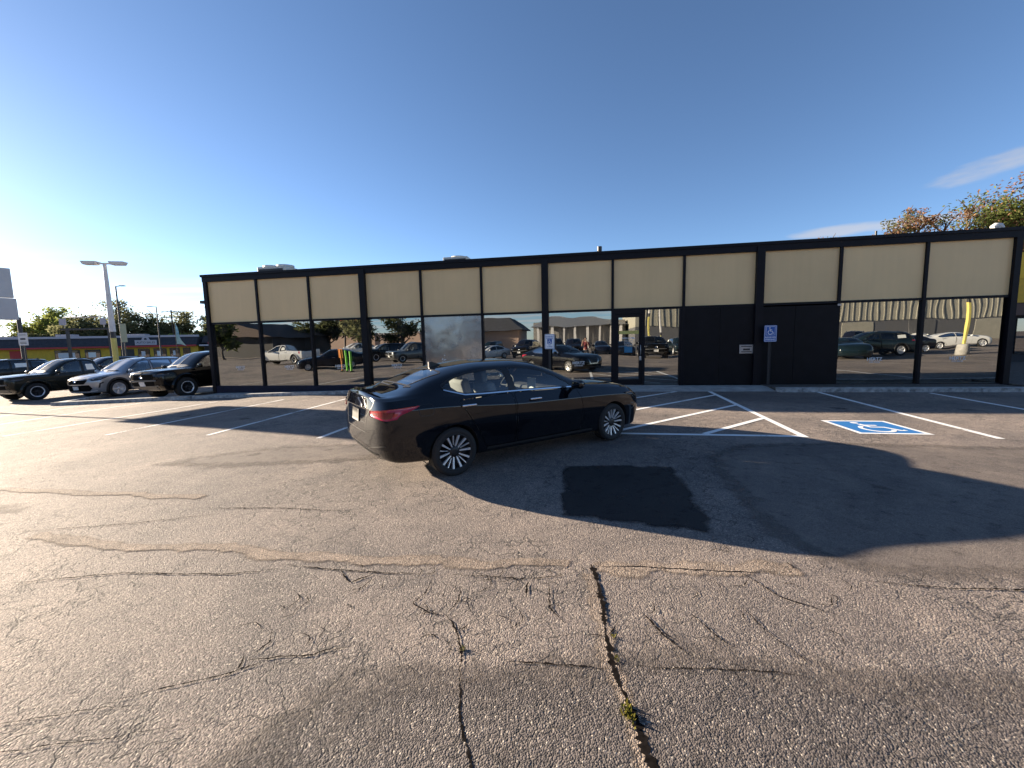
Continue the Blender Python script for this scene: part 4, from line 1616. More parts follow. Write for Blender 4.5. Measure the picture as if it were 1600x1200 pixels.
HZ = [('HERTZ', .135, .03), ('CAR SALES', .06, -.06)]
for k in range(12):
    if k in (7, 8, 9):
        continue
    x0, x1 = TX[k] + .04, TX[k + 1] - .04
    if k % 3 == 2: x1 = TX[k + 1] - .125
    if k % 3 == 0 and k: x0 = TX[k] + .105
    if k == 4:
        p = tilted_pane(x0, x1, ZB, ZM - .035, 'film_pane', seed=k)
        p['label'] = 'lower window covered in torn silvery film'
        rr = random.Random(4)
        for cx, cz, s in [(TX[4] + .72, .98, .16), (TX[4] + 1.3, .78, .15), (TX[4] + .78, 1.2, .06), (TX[4] + .75, .82, .07)]:
            mb = MB()
            for j in range(5):
                a = rr.uniform(0, 6.28)
                l, w = s * rr.uniform(.4, 1.), s * .14
                c, sn = math.cos(a), math.sin(a)
                px, pz = cx + rr.uniform(-.3, .3) * s, cz + rr.uniform(-.4, .4) * s
                mb.add([(px - sn * w, .042 - .0004 * j, pz + c * w), (px + sn * w, .042 - .0004 * j, pz - c * w), (px + c * l, .042 - .0004 * j, pz + sn * l)], [(0, 1, 2)])
            mb.build('torn_film', M['sign_white'], p)
        continue
    p = tilted_pane(x0, x1, ZB, ZM - .035, 'pane', seed=k + 20)
    xm = {0: -13.56, 1: -11.35, 6: -.16, 10: 8.8, 11: 10.97}.get(k, (x0 + x1) / 2)
    if k not in (5,):
        decal(p, xm, .82, HZ)

# boarded bays
for q in ((TX[8] + .04, (TX[8] + TX[9]) / 2 - .004), ((TX[8] + TX[9]) / 2 + .004, TX[9] - .125)):
    lbox('boarded_panel', 'board', (*q, .0, .06, .08, ZM - .035))
for q in ((TX[9] + .105, (TX[9] + TX[10]) / 2 - .10), ((TX[9] + TX[10]) / 2 - .09, TX[10] + .02)):
    lbox('boarded_panel', 'board', (*q, -.06, -.032, .03, ZM - .08))
lbox('board_edge', 'metal_grey', (TX[10] - .06, TX[10] + .035, -.075, -.061, ZM - .12, ZM - .06))
# letter slot
mb = MB()
mb.box(4.93, 5.34, -.03, -.001, 1.09, 1.37, 0, .008)
o = mb.build('mail_slot', M['metal_grey'], BLD)
lbox('slot_opening', 'wall_dark', (5.04, 5.24, -.036, -.031, 1.19, 1.25), parent=o)
lbox('slot_flap', 'galvanised', (4.98, 5.29, -.034, -.0305, 1.13, 1.16), (4.98, 5.29, -.034, -.0305, 1.30, 1.33), parent=o)
# door bay: door, post, side light
X7 = TX[7]
fr = lbox('door_frame', 'navy_trim', (X7 + .041, X7 + .10, -.02, .11, .06, 2.58), (1.93, 2.02, -.02, .11, .06, 2.58), (3.10, TX[8] - .041, -.02, .11, .06, 2.58), (X7 + .10, 1.93, -.02, .11, 2.47, 2.58))
dr = MB()
dr.box(1.075, 1.17, .0, .05, .09, 2.46)
dr.box(1.83, 1.925, .0, .05, .09, 2.46)
dr.box(1.17, 1.83, .0, .05, 2.35, 2.46)
dr.box(1.17, 1.83, .0, .05, .09, .28)
door = dr.build('door', M['navy_trim'], BLD)
gp = mesh_obj('door_glass', [(1.17, .03, .28), (1.83, .03, .28), (1.83, .031, 2.35), (1.17, .031, 2.35)], [(0, 1, 2, 3)], M['pane'], door)
lbox('yellow_band', 'yellow', (1.172, 1.828, .018, .022, 1.80, 1.91), parent=door)
decal(door, 1.50, 1.60, [('WELCOME', .085, .06), ('MON-FRI 9-6', .05, -.03), ('SATURDAY 9-5', .045, -.10), ('SUN CLOSED', .045, -.165)], 'sign_white', .022)
lbox('blue_notice', 'sign_green', (1.36, 1.62, .018, .022, 1.18, 1.38), parent=door)
mb = MB()
mb.tube([(1.88, -.0, 1.42), (1.88, -.06, 1.40), (1.88, -.06, 1.12), (1.88, 0, 1.10)], .014, 8)
mb.box(1.84, 1.91, -.015, .0, .92, 1.06, 0, .004)
mb.build('door_handle', M['metal_grey'], door)
lbox('threshold', 'metal_grey', (X7 + .10, 3.10, -.06, .06, .06, .088))
p = tilted_pane(2.02, 3.10, ZB, 2.58, 'pane', 'side_light', 77)
# overhead wall lamps on the left corner
for i, z in enumerate((3.50, 3.30)):
    f = empty('flood_light', BLD.matrix_basis @ Vector((XL - .01, .3, z)), -YAW, ['black floodlight on the left building corner, upper one of two', 'black floodlight on the left building corner, lower one of two'][i], 'light', 'floodlights on the building corner')
    mb = MB()
    mb.tube([(0, 0, 0), (-.18, -.02, .0)], .025, 8)
    mb.build('bracket', M['dark_metal'], f)
    mb = MB()
    mb.box(-.50 + .2 * i, -.16, -.12, .10, -.05, .07, 0, .02)
    mb.build('lamp_head', M['dark_metal'], f)
# things on the roof
RT = 4.40


def roof_thing(name, x, y, label, cat, group=None):
    q = BLD.matrix_basis @ Vector((x, y, RT))
    return empty(name, q, -YAW, label, cat, group)


for i, (x0, x1, y0, y1, z1, lab) in enumerate([(-13.95, -12.62, 1.8, 2.8, 5.10, 'pale rooftop air conditioner with two fan shrouds near the left roof end'),
                                               (-6.6, -5.4, 5, 6.2, 5.72, 'pale louvred rooftop air conditioner above the torn film window')]):
    t_ = roof_thing('air_conditioner', (x0 + x1) / 2, y0, lab, 'air conditioner', 'air conditioners on the roof')
    w = (x1 - x0) / 2
    mb = MB()
    mb.box(-w, w, 0, y1 - y0, .12, z1 - RT, 0, .02)
    mb.box(-w + .1, -w + .25, 0.1, y1 - y0 - .1, 0, .12)
    mb.box(w - .25, w - .1, 0.1, y1 - y0 - .1, 0, .12)
    mb.build('cabinet', M['cream_metal'], t_)
    mb = MB()
    for k in range(7):
        z = .3 + (z1 - RT - .45) * k / 6
        mb.box(-w + .08, w - .08, -.012, -.002, z, z + .05)
    mb.build('louvre', M['galvanised'], t_)
    for sx in ((-.5, .5) if i == 0 else (0,)):
        mb = MB()
        mb.lathe_y([(.0, .0), (.30, .0), (.33, .10), (.36, .10), (.36, 0)], 24)
        o = mb.build('fan_shroud', M['cream_metal'], t_)
        o.rotation_euler = (R(90), 0, 0)
        o.location = (sx * w, (y1 - y0) / 2, z1 - RT + .001)
t_ = roof_thing('roof_vent', .70, 4, 'small dark capped roof vent above the door side of the building', 'vent')
mb = MB()
mb.tube([(0, 0, 0), (0, 0, 1.0)], .06, 12)
mb.build('pipe', M['galvanised'], t_)
mb = MB()
mb.tube([(0, 0, .98), (0, 0, 1.16)], .10, 14)
mb.build('cap', M['dark_metal'], t_)
t_ = roof_thing('roof_pipe', 10.4, 3, 'thin dark pipe stub on the roof near the distant brown tree', 'pipe')
mb = MB()
mb.tube([(0, 0, 0), (0, 0, .9)], .035, 10)
mb.build('pipe', M['dark_metal'], t_)
# white hooded ventilator near the right end
t_ = roof_thing('roof_hood', 12.08, .55, 'white hooded ventilator on the right roof end', 'ventilator')
mb = MB()
mb.tube([(0, 0, 0), (0, 0, .30)], .07, 14)
mb.tube([(.11, 0, .24), (.05, 0, .31), (-.06, 0, .32), (-.14, 0, .27)], [.06, .085, .085, .07], 14)
mb.build('hood', M['lamp_white'], t_)


# ------------------------------------------------------------------ accessible parking signs
def sign_on_post(x, y, w, z0, z1, face, label, post_h):
    q = BLD.matrix_basis @ Vector((x, y, 0))
    gzv = .085 if x < 1 else .09
    s = empty('parking_sign', (q.x, q.y, gzv), -YAW, label, 'sign', 'accessible parking signs')
    z0, z1 = z0 - gzv, z1 - gzv
    mb = MB()                                   # U channel post
    mb.box(-.035, .035, .012, .018, 0, z1 - .04)
    mb.box(-.041, -.035, -.012, .018, 0, z1 - .04)
    mb.box(.035, .041, -.012, .018, 0, z1 - .04)
    mb.build('post', M['galvanised'], s)
    outline = rounded([(-w / 2, z0), (w / 2, z0), (w / 2, z1), (-w / 2, z1)], .035, 4)
    mb = MB()
    mb.prism(outline, 'y', -.020, -.0135, 0)
    pl = mb.build('plate', M['sign_white' if face == 'white' else 'sign_blue'], s)
    mb = MB()
    a = offset_poly(outline, -.012)
    b = offset_poly(outline, -.022)
    n = len(a)
    mb.add([(u, -.0208, v) for u, v in a] + [(u, -.0208, v) for u, v in b], [(i, (i + 1) % n, n + (i + 1) % n, n + i) for i in range(n)])
    mb.build('border', M['sign_blue' if face == 'white' else 'sign_white'], pl)
    mb = MB()
    H = z1 - z0
    if face == 'white':
        for txt, sz, zz in [('RESERVED', .058, z1 - .09), ('PARKING', .058, z1 - .15), ('VAN', .05, z0 + .135), ('ACCESSIBLE', .034, z0 + .075)]:
            v, f = text_mesh(txt, sz, bold=.001)
            mb.add([(p.x, -.0212, zz + p.y) for p in v], f)
        c = (-.078, z0 + .175)
        k = .156
        mb.add([(c[0], -.0212, c[1]), (c[0] + k, -.0212, c[1]), (c[0] + k, -.0212, c[1] + k), (c[0], -.0212, c[1] + k)], [(0, 1, 2, 3)])
        mb.build('lettering', M['sign_blue'], pl)
        m2 = MB()
        isa_mesh(m2, lambda u, v, l: (c[0] + u * k, -.0216 - l * .5, c[1] + v * k))
        m2.build('wheelchair_symbol', M['sign_white'], pl)
    else:
        for txt, sz, zz in [('RESERVED', .066, z0 + .135), ('PARKING', .066, z0 + .065)]:
            v, f = text_mesh(txt, sz, bold=.0012)
            mb.add([(p.x, -.0212, zz + p.y) for p in v], f)
        mb.build('lettering', M['sign_white'], pl)
        m2 = MB()
        k = .25
        c = (-.125, z1 - .30)
        isa_mesh(m2, lambda u, v, l: (c[0] + u * k, -.0212 - l * .5, c[1] + v * k))
        e = .008
        for (a0, a1, b0, b1) in [(-.13, .13, z1 - .305, z1 - .297), (-.13, .13, z1 - .045, z1 - .037), (-.13, -.122, z1 - .297, z1 - .045), (.122, .13, z1 - .297, z1 - .045)]:
            m2.add([(a0, -.0211, b0), (a1, -.0211, b0), (a1, -.0211, b1), (a0, -.0211, b1)], [(0, 1, 2, 3)])
        m2.build('wheelchair_symbol', M['sign_white'], pl)
    return s


sign_on_post(-1.12, -.28, .33, 1.36, 1.86, 'white', 'white reserved parking sign with small blue wheelchair square, on a post before the centre pillar', 1.9)
sign_on_post(5.72, -.26, .36, 1.45, 1.96, 'blue', 'blue reserved parking sign with white wheelchair symbol on a post between the boarded bays', 2.0)
# ================================================================== trees
M['bark'] = mat('bark', (.10, .075, .055), .95, noise=.4, scale=5, bump=.6, bscale=20)
M['leaf_green'] = leaf_mat('leaf_green', (.065, .09, .028), (.19, .22, .075), .45)
M['leaf_light'] = leaf_mat('leaf_light', (.12, .15, .035), (.26, .29, .08), .5)
M['leaf_olive'] = leaf_mat('leaf_olive', (.09, .10, .05), (.21, .21, .11), .5)
M['leaf_brown'] = leaf_mat('leaf_brown', (.12, .065, .042), (.25, .15, .09), .35)
M['leaf_dark'] = leaf_mat('leaf_dark', (.055, .065, .032), (.13, .14, .065), .45)


def tree(name, x, y, h, cr, leaf, label, cat='tree', group=None, seed=0, n=5200, ls=.26, trunk=.34, z=None, lean=0., mix=None, dens=1.):
    r = random.Random(seed)
    z = gz(x, y) if z is None else z
    root = empty(name, (x, y, z - .05), r.uniform(0, 6.28), label, cat, group)
    tb = MB()
    tr = h * .035 + .03
    th = h * trunk
    p, pts, rad = Vector((0, 0, 0)), [], []
    for k in range(6):
        pts.append(p.copy())
        rad.append(tr * (1.25 - .1 * k if k else 1.6))
        p = p + Vector((r.gauss(0, .02 * h) + lean, r.gauss(0, .02 * h), th / 5))
    tb.tube(pts, rad, 9)
    tips = []

    def limb(a, d, L_, ra, depth):
        q, ps, rs = a.copy(), [a.copy()], [ra]
        for k in range(4):
            d = (d + Vector((r.gauss(0, .16), r.gauss(0, .16), r.gauss(.05, .12)))).normalized()
            q = q + d * L_ / 4
            ps.append(q.copy())
            rs.append(max(.012, ra * (1 - .2 * (k + 1))))
            if depth and k >= 1:
                for j in range(2):
                    a_ = r.uniform(0, 6.28)
                    nd = (d * .75 + Vector((math.cos(a_), math.sin(a_), r.uniform(-.15, .6))) * .8).normalized()
                    limb(q, nd, L_ * r.uniform(.42, .62), ra * .5, depth - 1)
        tb.tube(ps, rs, 6)
        tips.append((q, L_))
        if not depth:
            tips.append((ps[2], L_ * .8))
    base = pts[-1]
    nl = 7
    for k in range(nl):
        a = 2 * math.pi * k / nl + r.uniform(-.4, .4)
        el = r.uniform(.15, 1.1)
        d = Vector((math.cos(a) * math.cos(el), math.sin(a) * math.cos(el), math.sin(el)))
        up = (h - th)
        reach = 1 / math.sqrt((d.x ** 2 + d.y ** 2) / (cr * .70) ** 2 + (d.z / (up * .68)) ** 2)
        limb(pts[r.choice((3, 4, 5, 5))], d, reach * r.uniform(.7, 1.05), tr * .55, 2)
    limb(base, Vector((0, 0, 1)), (h - th) * .70, tr * .7, 2)
    tb.build('trunk', M['bark'], root)
    per = max(4, int(n / len(tips)))
    V, F, MI = [], [], []
    for q, L_ in tips:
        sg = cr * r.uniform(.09, .18)
        mi = 0
        if mix and r.random() < mix[1]:
            mi = 1
        for k in range(int(per * r.uniform(.3, 1.7))):
            c = q + Vector([max(-1.5, min(1.5, r.gauss(0, 1))) * sg * kz for kz in (1, 1, .72)])
            if c.z > h * 1.03 or c.z < th * .5:
                continue
            s = ls * r.uniform(.45, 1.25)
            a = Vector((r.gauss(0, 1), r.gauss(0, 1), r.gauss(0, .7))).normalized()
            b = a.orthogonal().normalized()
            b = (b + a.cross(b) * r.uniform(-1, 1)).normalized()
            i = len(V)
            V += [c - a * s, c + b * s * .42 - a * s * .1, c + a * s, c - b * s * .42 + a * s * .1]
            F.append((i, i + 1, i + 2, i + 3))
            MI.append(mi)
    mats = [M[leaf]] + ([M[mix[0]]] if mix else [])
    mesh_obj('crown', V, F, mats, root, fm=MI)
    return root


def at_px(px, Y):
    """x of a far thing seen in a given direction"""
    return (px - 800) / 636.8 * Y


LT = [(-118, 92, 9.2, 5.0, 'leaf_olive', 'bushy olive tree far left behind the white board'), (-108, 96, 12.4, 6.0, 'leaf_light', 'airy pale green tree showing above the white board edge'),
      (-99, 92, 9.4, 5.5, 'leaf_light', 'sparse light tree between the white board and the tall twin lamp'), (-92.5, 90, 9.8, 5.4, 'leaf_olive', 'rounded tree just left of the tall twin lamp'),
      (-85, 90, 12.8, 6.6, 'leaf_olive', 'tallest spreading tree right behind the twin lamp pole'), (-79.5, 92, 10.0, 5.0, 'leaf_dark', 'dark tree to the right of the twin lamp pole'),
      (-75, 93, 10.4, 4.6, 'leaf_olive', 'open topped tree left of the utility pole'), (-70, 95, 9.6, 4.2, 'leaf_olive', 'thin tree just right of the utility pole'),
      (-66, 93, 8.2, 4.4, 'leaf_green', 'tree behind the shop roof near the teal flag'), (-60.2, 82, 8.2, 2.4, 'leaf_dark', 'small dark conical tree beside the left end of the long building'),
      (-57, 84, 5.6, 3.2, 'leaf_light', 'low bright green bush tree behind the left building end')]
for k, (x, y, h, cr, lf, lab) in enumerate(LT):
    tree('tree', x, y, h, cr, lf, lab, group='trees behind the yellow shop', seed=20 + k, n=6500, ls=.36)
for k, (x, y, h, w, lab) in enumerate([(-100, 86, 5.9, 6., 'broad dark green shrub mass behind the far left shop roof'), (-112, 86, 5.6, 6., 'wide olive shrub behind the shop roof at the picture edge'), (-88.5, 87, 5.0, 4.5, 'dark shrub under the sparse tree behind the shop roof'),
                                       (-79, 88, 5.6, 5., 'dark round shrub behind the shop sign'), (-70, 88, 5.2, 4.4, 'green shrub behind the shop roof below the utility pole'), (-62.5, 86, 5.0, 4.0, 'yellowish green shrub behind the red canopy')]):
    tree('shrub', x, y, h, w, 'leaf_light' if k in (4, 5) else 'leaf_dark', lab, 'shrub', 'shrubs behind the yellow shop', 50 + k, 3600, .5, .12)
tree('tree', 34.2, 38, 11.9, 2.3, 'leaf_brown', 'small rusty brown tree top showing above the roof line', group='trees behind the right roof end', seed=71, n=24000, ls=.13, mix=('leaf_olive', .35), trunk=.45)
tree('tree', 30.5, 40, 10.3, 1.6, 'leaf_brown', 'tiny brown tree tip above the roof, left of the other brown one', group='trees behind the right roof end', seed=72, n=8000, ls=.13, mix=('leaf_olive', .35), trunk=.5)
tree('tree', 43.2, 35, 13.6, 6.0, 'leaf_green', 'large green tree with rusty sprays behind the right building corner', group='trees behind the right roof end', seed=73, n=90000, ls=.15, mix=('leaf_brown', .22), trunk=.3)
tree('tree', 37.0, 33, 10.9, 2.6, 'leaf_brown', 'low brown leafed tree between the green tree and the roof edge', group='trees behind the right roof end', seed=74, n=26000, ls=.13, mix=('leaf_green', .35), trunk=.4)

# ================================================================== left background
# yellow shop with dark mansard
SA = math.radians(14.)
SH = empty('yellow_shop', (-98.5, 66.6, -.57), SA, 'long low yellow shop with dark mansard roof and red trim behind the parked cars', 'shop')


def sbox(name, m, *bx, parent=None, bev=0.):
    mb = MB()
    for b in bx:
        mb.box(*b, bev=bev)
    return mb.build(name, M[m], parent or SH)


SL = 41.2
sbox('wall', 'shop_yellow', (0, SL, 0, 10, 0, 2.85))
mb = MB()
mb.add([(-.3, -.9, 2.85), (SL + .2, -.9, 2.85), (SL + .2, -.2, 4.45), (-.3, -.2, 4.45), (-.3, 10, 2.85), (SL + .2, 10, 2.85), (SL + .2, 10, 4.45), (-.3, 10, 4.45)],
       [(0, 1, 2, 3), (1, 5, 6, 2), (4, 0, 3, 7), (3, 2, 6, 7), (0, 4, 5, 1), (5, 4, 7, 6)])
mb.build('mansard_roof', M['dark_shingle'], SH)
sbox('roof_trim', 'light_trim', (-.4, SL + .3, -.35, .2, 4.452, 4.82))
sbox('red_band', 'red_trim', (-.3, SL + .2, -1.0, -.905, 2.70, 2.98))
for k, (x0, x1) in enumerate([(19.6, 23.2), (23.9, 26.2), (31.8, 33.6), (34.2, 36.2), (36.7, 38.3), (38.8, 40.0)]):
    o = sbox('window', 'dark_metal', (x0, x1, -.06, -.001, .7, 2.45))
    sbox('window_glass', 'shop_glass', (x0 + .1, x1 - .1, -.075, -.061, .8, 2.35), parent=o)
    sbox('window_poster', 'paper' if k % 2 else 'plate', (x0 + .5, x1 - .7, -.08, -.0755, 1.1, 2.0), parent=o)
sbox('door', 'dark_metal', (29.2, 31.2, -.05, -.001, 0, 2.4))
sbox('red_poster', 'red_trim', (13.4, 15.6, -.05, -.001, .6, 2.5))
sbox('red_poster', 'red_trim', (5.5, 7.6, -.05, -.001, .6, 2.5))
for q in ((18, 20.2, 3, 5, 4.45, 5.3), (28.5, 31.5, 3, 4.5, 4.45, 5.2), (10, 13, 1.5, 4.5, 4.45, 5.0)):
    sbox('roof_unit', 'light_trim', q)
sg_ = empty('shop_sign', SH.matrix_basis @ Vector((32.0, -.7, 2.98)), SA, 'pale wooden shop sign with arched top on the dark mansard roof', 'sign')
mb = MB()
mb.box(0, 3.3, -.34, -.25, .10, .98)
mb.prism([(1.0, .981), (2.3, .981), (2.1, 1.42), (1.65, 1.55), (1.2, 1.42)], 'y', -.34, -.25)
mb.build('board', M['light_trim'], sg_)
v, f = text_mesh('AUTO SALES', .50, bold=.006)
mesh_obj('lettering', [(1.65 + p.x, -.345, .54 + p.y) for p in v], f, M['dark_shingle'], sg_)
mb = MB()
mb.prism([(1.45, 1.02), (1.85, 1.02), (1.85, 1.25), (1.65, 1.40), (1.45, 1.25)], 'y', -.346, -.3405)
mb.build('crest', M['dark_shingle'], sg_)

RB = empty('diner', (-57.5, 76.8, -.57), SA, 'low dark roofed diner with pink red canopy band, partly hidden by the building corner', 'building')
mb = MB()
mb.box(0, 18, 0, 9, 0, 2.9)
mb.build('wall', M['wall_dark'], RB)
mb = MB()
mb.prism([(-.3, 3.3), (18.3, 3.3), (18.0, 4.6), (.2, 4.6)], 'y', -.2, 9)
mb.build('roof', M['dark_shingle'], RB)
M['pink_red'] = mat('pink_red', (.55, .07, .12), .5)
mb = MB()
mb.box(1.2, 18, -1.3, -.21, 3.0, 3.42)
mb.build('canopy', M['pink_red'], RB)
mb = MB()
mb.box(-.2, 18, -1.4, -.1, 2.70, 2.98)
mb.build('canopy_edge', M['light_trim'], RB)


def lamp_post(x, y, h, label, group, rz=0., heads=2, ybase=3.0, z=None, w=.24):
    z = gz(x, y) if z is None else z
    L_ = empty('lamp_post', (x, y, z), rz, label, 'street lamp', group)
    mb = MB()
    mb.lathe_y([(0, 0), (.34, 0), (.34, .55), (.30, .62), (0, .62)], 20)
    o = mb.build('footing', M['concrete'], L_)
    o.rotation_euler = (R(90), 0, 0)

    def sq(z0, z1, w0, w1, m, nm, b=.03):
        bm = bmesh.new()
        bmesh.ops.create_cube(bm, size=1)
        for v in bm.verts:
            k = w1 if v.co.z > 0 else w0
            v.co = Vector((v.co.x * k, v.co.y * k, z1 if v.co.z > 0 else z0))
        bmesh.ops.bevel(bm, geom=[e for e in bm.edges if abs(e.verts[0].co.z - e.verts[1].co.z) > .1], offset=b, segments=3, affect='EDGES', profile=.5)
        return bm_obj(nm, bm, M[m], L_)
    sq(.60, ybase, w * 1.02, w * 1.02, 'yellow', 'painted_base')
    sq(ybase, ybase + .42, w * .98, w * .98, 'dark_metal', 'dark_band')
    sq(ybase + .42, h, w * 1.15, w * .68, 'lamp_white', 'pole')
    for k in range(heads):
        s = -1 if k else 1
        mb = MB()
        mb.box(min(0, s * .35), max(0, s * .35), -.045, .045, h - .02, h + .07, 0)
        bm = bmesh.new()
        bmesh.ops.create_cube(bm, size=1)
        for v in bm.verts:
            kk = .82 if v.co.z < 0 else 1
            v.co = Vector((s * (.30 + .45) + v.co.x * .86 * kk, v.co.y * .52 * kk, h + .05 + v.co.z * .20))
        bmesh.ops.bevel(bm, geom=bm.edges[:], offset=.03, segments=2, affect='EDGES', profile=.5)
        mb.frombm(bm, 0)
        o = mb.build('lamp_head', M['lamp_white'], L_)
        mb = MB()
        mb.box(s * .75 - .32, s * .75 + .32, -.2, .2, h - .066, h - .051)
        mb.build('lens', M['plate'], o)
    return L_


lamp_post(-26.1, 27, 7.75, 'tall white twin headed lamp post with yellow painted base behind the silver car', 'lamp posts of the car lots', R(12), w=.22)


def thin_lamp(x, y, h, arm, label):
    L_ = empty('street_light', (x, y, gz(x, y)), 0, label, 'street light', 'thin dark street lights')
    mb = MB()
    mb.tube([(0, 0, 0), (0, 0, h)], [.11, .065], 10)
    mb.build('pole', M['dark_metal'], L_)
    mb = MB()
    mb.tube([(0, 0, h - .05), (arm, 0, h + .02)], .04, 8)
    mb.box(min(arm, arm * 2.2), max(arm, arm * 2.2), -.14, .14, h - .02, h + .07, 0, .02)
    mb.build('lamp_head', M['grey_plastic'], L_)


thin_lamp(-42.6, 45, 9.1, .45, 'thin dark street light just right of the twin lamp, arm pointing right')
thin_lamp(-53.0, 62, 8.6, -.6, 'thin dark street light over the shop sign, arm pointing left')
U = empty('utility_pole', (-73.8, 90, -.55), R(10), 'brown wooden utility pole with two crossarms among the trees', 'utility pole')
mb = MB()
mb.tube([(0, 0, 0), (0, 0, 10.7)], [.2, .14], 10)
mb.build('pole', M['wood_pole'], U)
for z in (9.0, 10.2):
    mb = MB()
    mb.box(-1.9 if z > 10 else -1.6, 1.9 if z > 10 else 1.6, -.16, -.05, z, z + .14)
    for x in (-1.5, -.7, .7, 1.5):
        mb.tube([(x, -.1, z + .14), (x, -.1, z + .32)], .05, 6)
    mb.build('crossarm', M['wood_pole'], U)

# wires strung from the utility pole
for k, (z, y) in enumerate([(10.5, -.1), (10.5, -.1), (9.3, -.1)]):
    x0 = (-1.5, 1.5, .7)[k]
    p0 = U.matrix_basis @ Vector((x0, y, z))
    mb = MB()
    pts = []
    for j in range(-12, 13):
        s_ = j / 12
        pts.append(p0 + Vector((55 * s_, 10 * s_, -1.6 * (1 - (2 * abs(s_) - 1) ** 2))))
    mb.tube(pts, .022, 5)
    tag(mb.build('power_line', M['dark_metal']), ['thin sagging power line on the top crossarm of the utility pole, left strand', 'thin sagging power line on the top crossarm of the utility pole, right strand', 'thin sagging power line on the lower crossarm of the utility pole'][k], 'power line', 'power lines at the utility pole')

# big white sign board at the picture edge; its shadow crosses the left bays
qa, qb = site(-24.3, .2, 0), site(-24.95, 2.6, 0)
PB = empty('pylon_sign', (qb.x, qb.y, gz(qb.x, qb.y)), math.atan2(qa.y - qb.y, qa.x - qb.x), 'large blank pale sign board high at the left picture edge', 'sign')
LB = (qa - qb).length
g0 = gz(qb.x, qb.y)
M['board_pale'] = mat('board_pale', (.50, .49, .49), .6, noise=.08, scale=2)
mb = MB()
mb.box(0, LB + .06, -.10, .10, 3.06 - g0, 3.97 - g0, 0, .015)
mb.build('lower_panel', M['board_pale'], PB)
mb = MB()
mb.box(0, LB, -.10, .10, 3.99 - g0, 5.24 - g0, 0, .015)
mb.build('upper_panel', M['board_pale'], PB)
mb = MB()
mb.tube([(.35, -.2, 0), (.35, -.2, 5.1 - g0)], .055, 12)
mb.build('post', M['dark_metal'], PB)
SPB = empty('steel_post', (-35.7, 30, -.55), 0, 'bare dark steel post behind the small white notice sign', 'post')
mb = MB()
mb.tube([(0, 0, 0), (0, 0, 4.75)], .12, 10)
mb.box(-.2, .2, -.2, .2, 0, .03)
mb.build('shaft', M['dark_metal'], SPB)
# small white sign on a post
SP = empty('lot_sign', (-29.65, 25, -.55), R(6), 'small white notice sign on a thin grey post before the yellow shop', 'sign')
mb = MB()
mb.box(-.26, .26, -.02, .0, 2.62, 3.38, 0, .006)
pl = mb.build('plate', M['plate'], SP)
mb = MB()
for z0, z1, w in [(3.24, 3.27, .18), (2.96, 3.06, .14), (2.80, 2.83, .17), (2.72, 2.75, .17)]:
    mb.box(-w, w, -.024, -.0205, z0, z1)
mb.build('lettering', M['galvanised'], pl)
mb = MB()
mb.tube([(.0, .03, 0), (.0, .03, 3.2)], .035, 8)
mb.build('post', M['galvanised'], SP)
S2 = empty('lot_sign', (-33.9, 36, -.55), R(6), 'pale green narrow banner sign on a dark post right of the twin lamp', 'sign')
mb = MB()
mb.box(-.22, .28, -.02, .0, 2.9, 4.5, 0, .006)
mb.build('plate', mat('banner_green', (.36, .38, .26), .7), S2)
mb = MB()
mb.tube([(.0, .05, 0), (.0, .05, 4.4)], .05, 8)
mb.build('post', M['dark_metal'], S2)
# dark canopy frame over the sales row
CF = empty('canopy_frame', (-40.9, 38, -.55), R(4), 'open dark steel canopy frame standing before the shop', 'frame')
for x in (0, 3.6):
    mb = MB()
    mb.box(x - .09, x + .09, -.09, .09, 0, 4.15)
    mb.build('post', M['dark_metal'], CF)
mb = MB()
mb.box(-.5, 4.1, -.12, .12, 4.151, 4.30)
mb.build('beam', M['dark_metal'], CF)
mb = MB()
mb.tube([(0, -.2, 4.36), (0, -.2, 5.3), (3.4, -.2, 5.3), (3.4, -.2, 4.36)], .03, 6)
mb.box(-.4, .2, -.24, -.21, 4.6, 5.2)
mb.box(3.1, 3.6, -.24, -.21, 4.6, 5.2)
mb.build('rail', M['light_trim'], CF)
# feather flag
FF = empty('feather_flag', (-32.6, 40, -.55), R(8), 'teal and white feather flag on a pole over the shop end', 'flag')
mb = MB()
mb.tube([(0, 0, 0), (0, 0, 3.6), (.02, 0, 4.6)], .025, 6)
mb.build('pole', M['dark_metal'], FF)
v, f = [], []
M['teal_flag'] = mat('teal_flag', (.28, .45, .46), .8, noise=.3, scale=2)
for k in range(13):
    s = k / 12
    z = 4.7 - s * 2.0
    w = .06 + .75 * s ** 1.4
    yy = .10 * math.sin(s * 7)
    v += [(0, 0, z), (w * .5, yy, z - .05 * s), (w, yy * 1.6, z - .25 * s)]
for k in range(12):
    for j in range(2):
        f.append((3 * k + j, 3 * k + 3 + j, 3 * k + 4 + j, 3 * k + 1 + j))
mesh_obj('cloth', v, f, M['teal_flag'], FF, True)

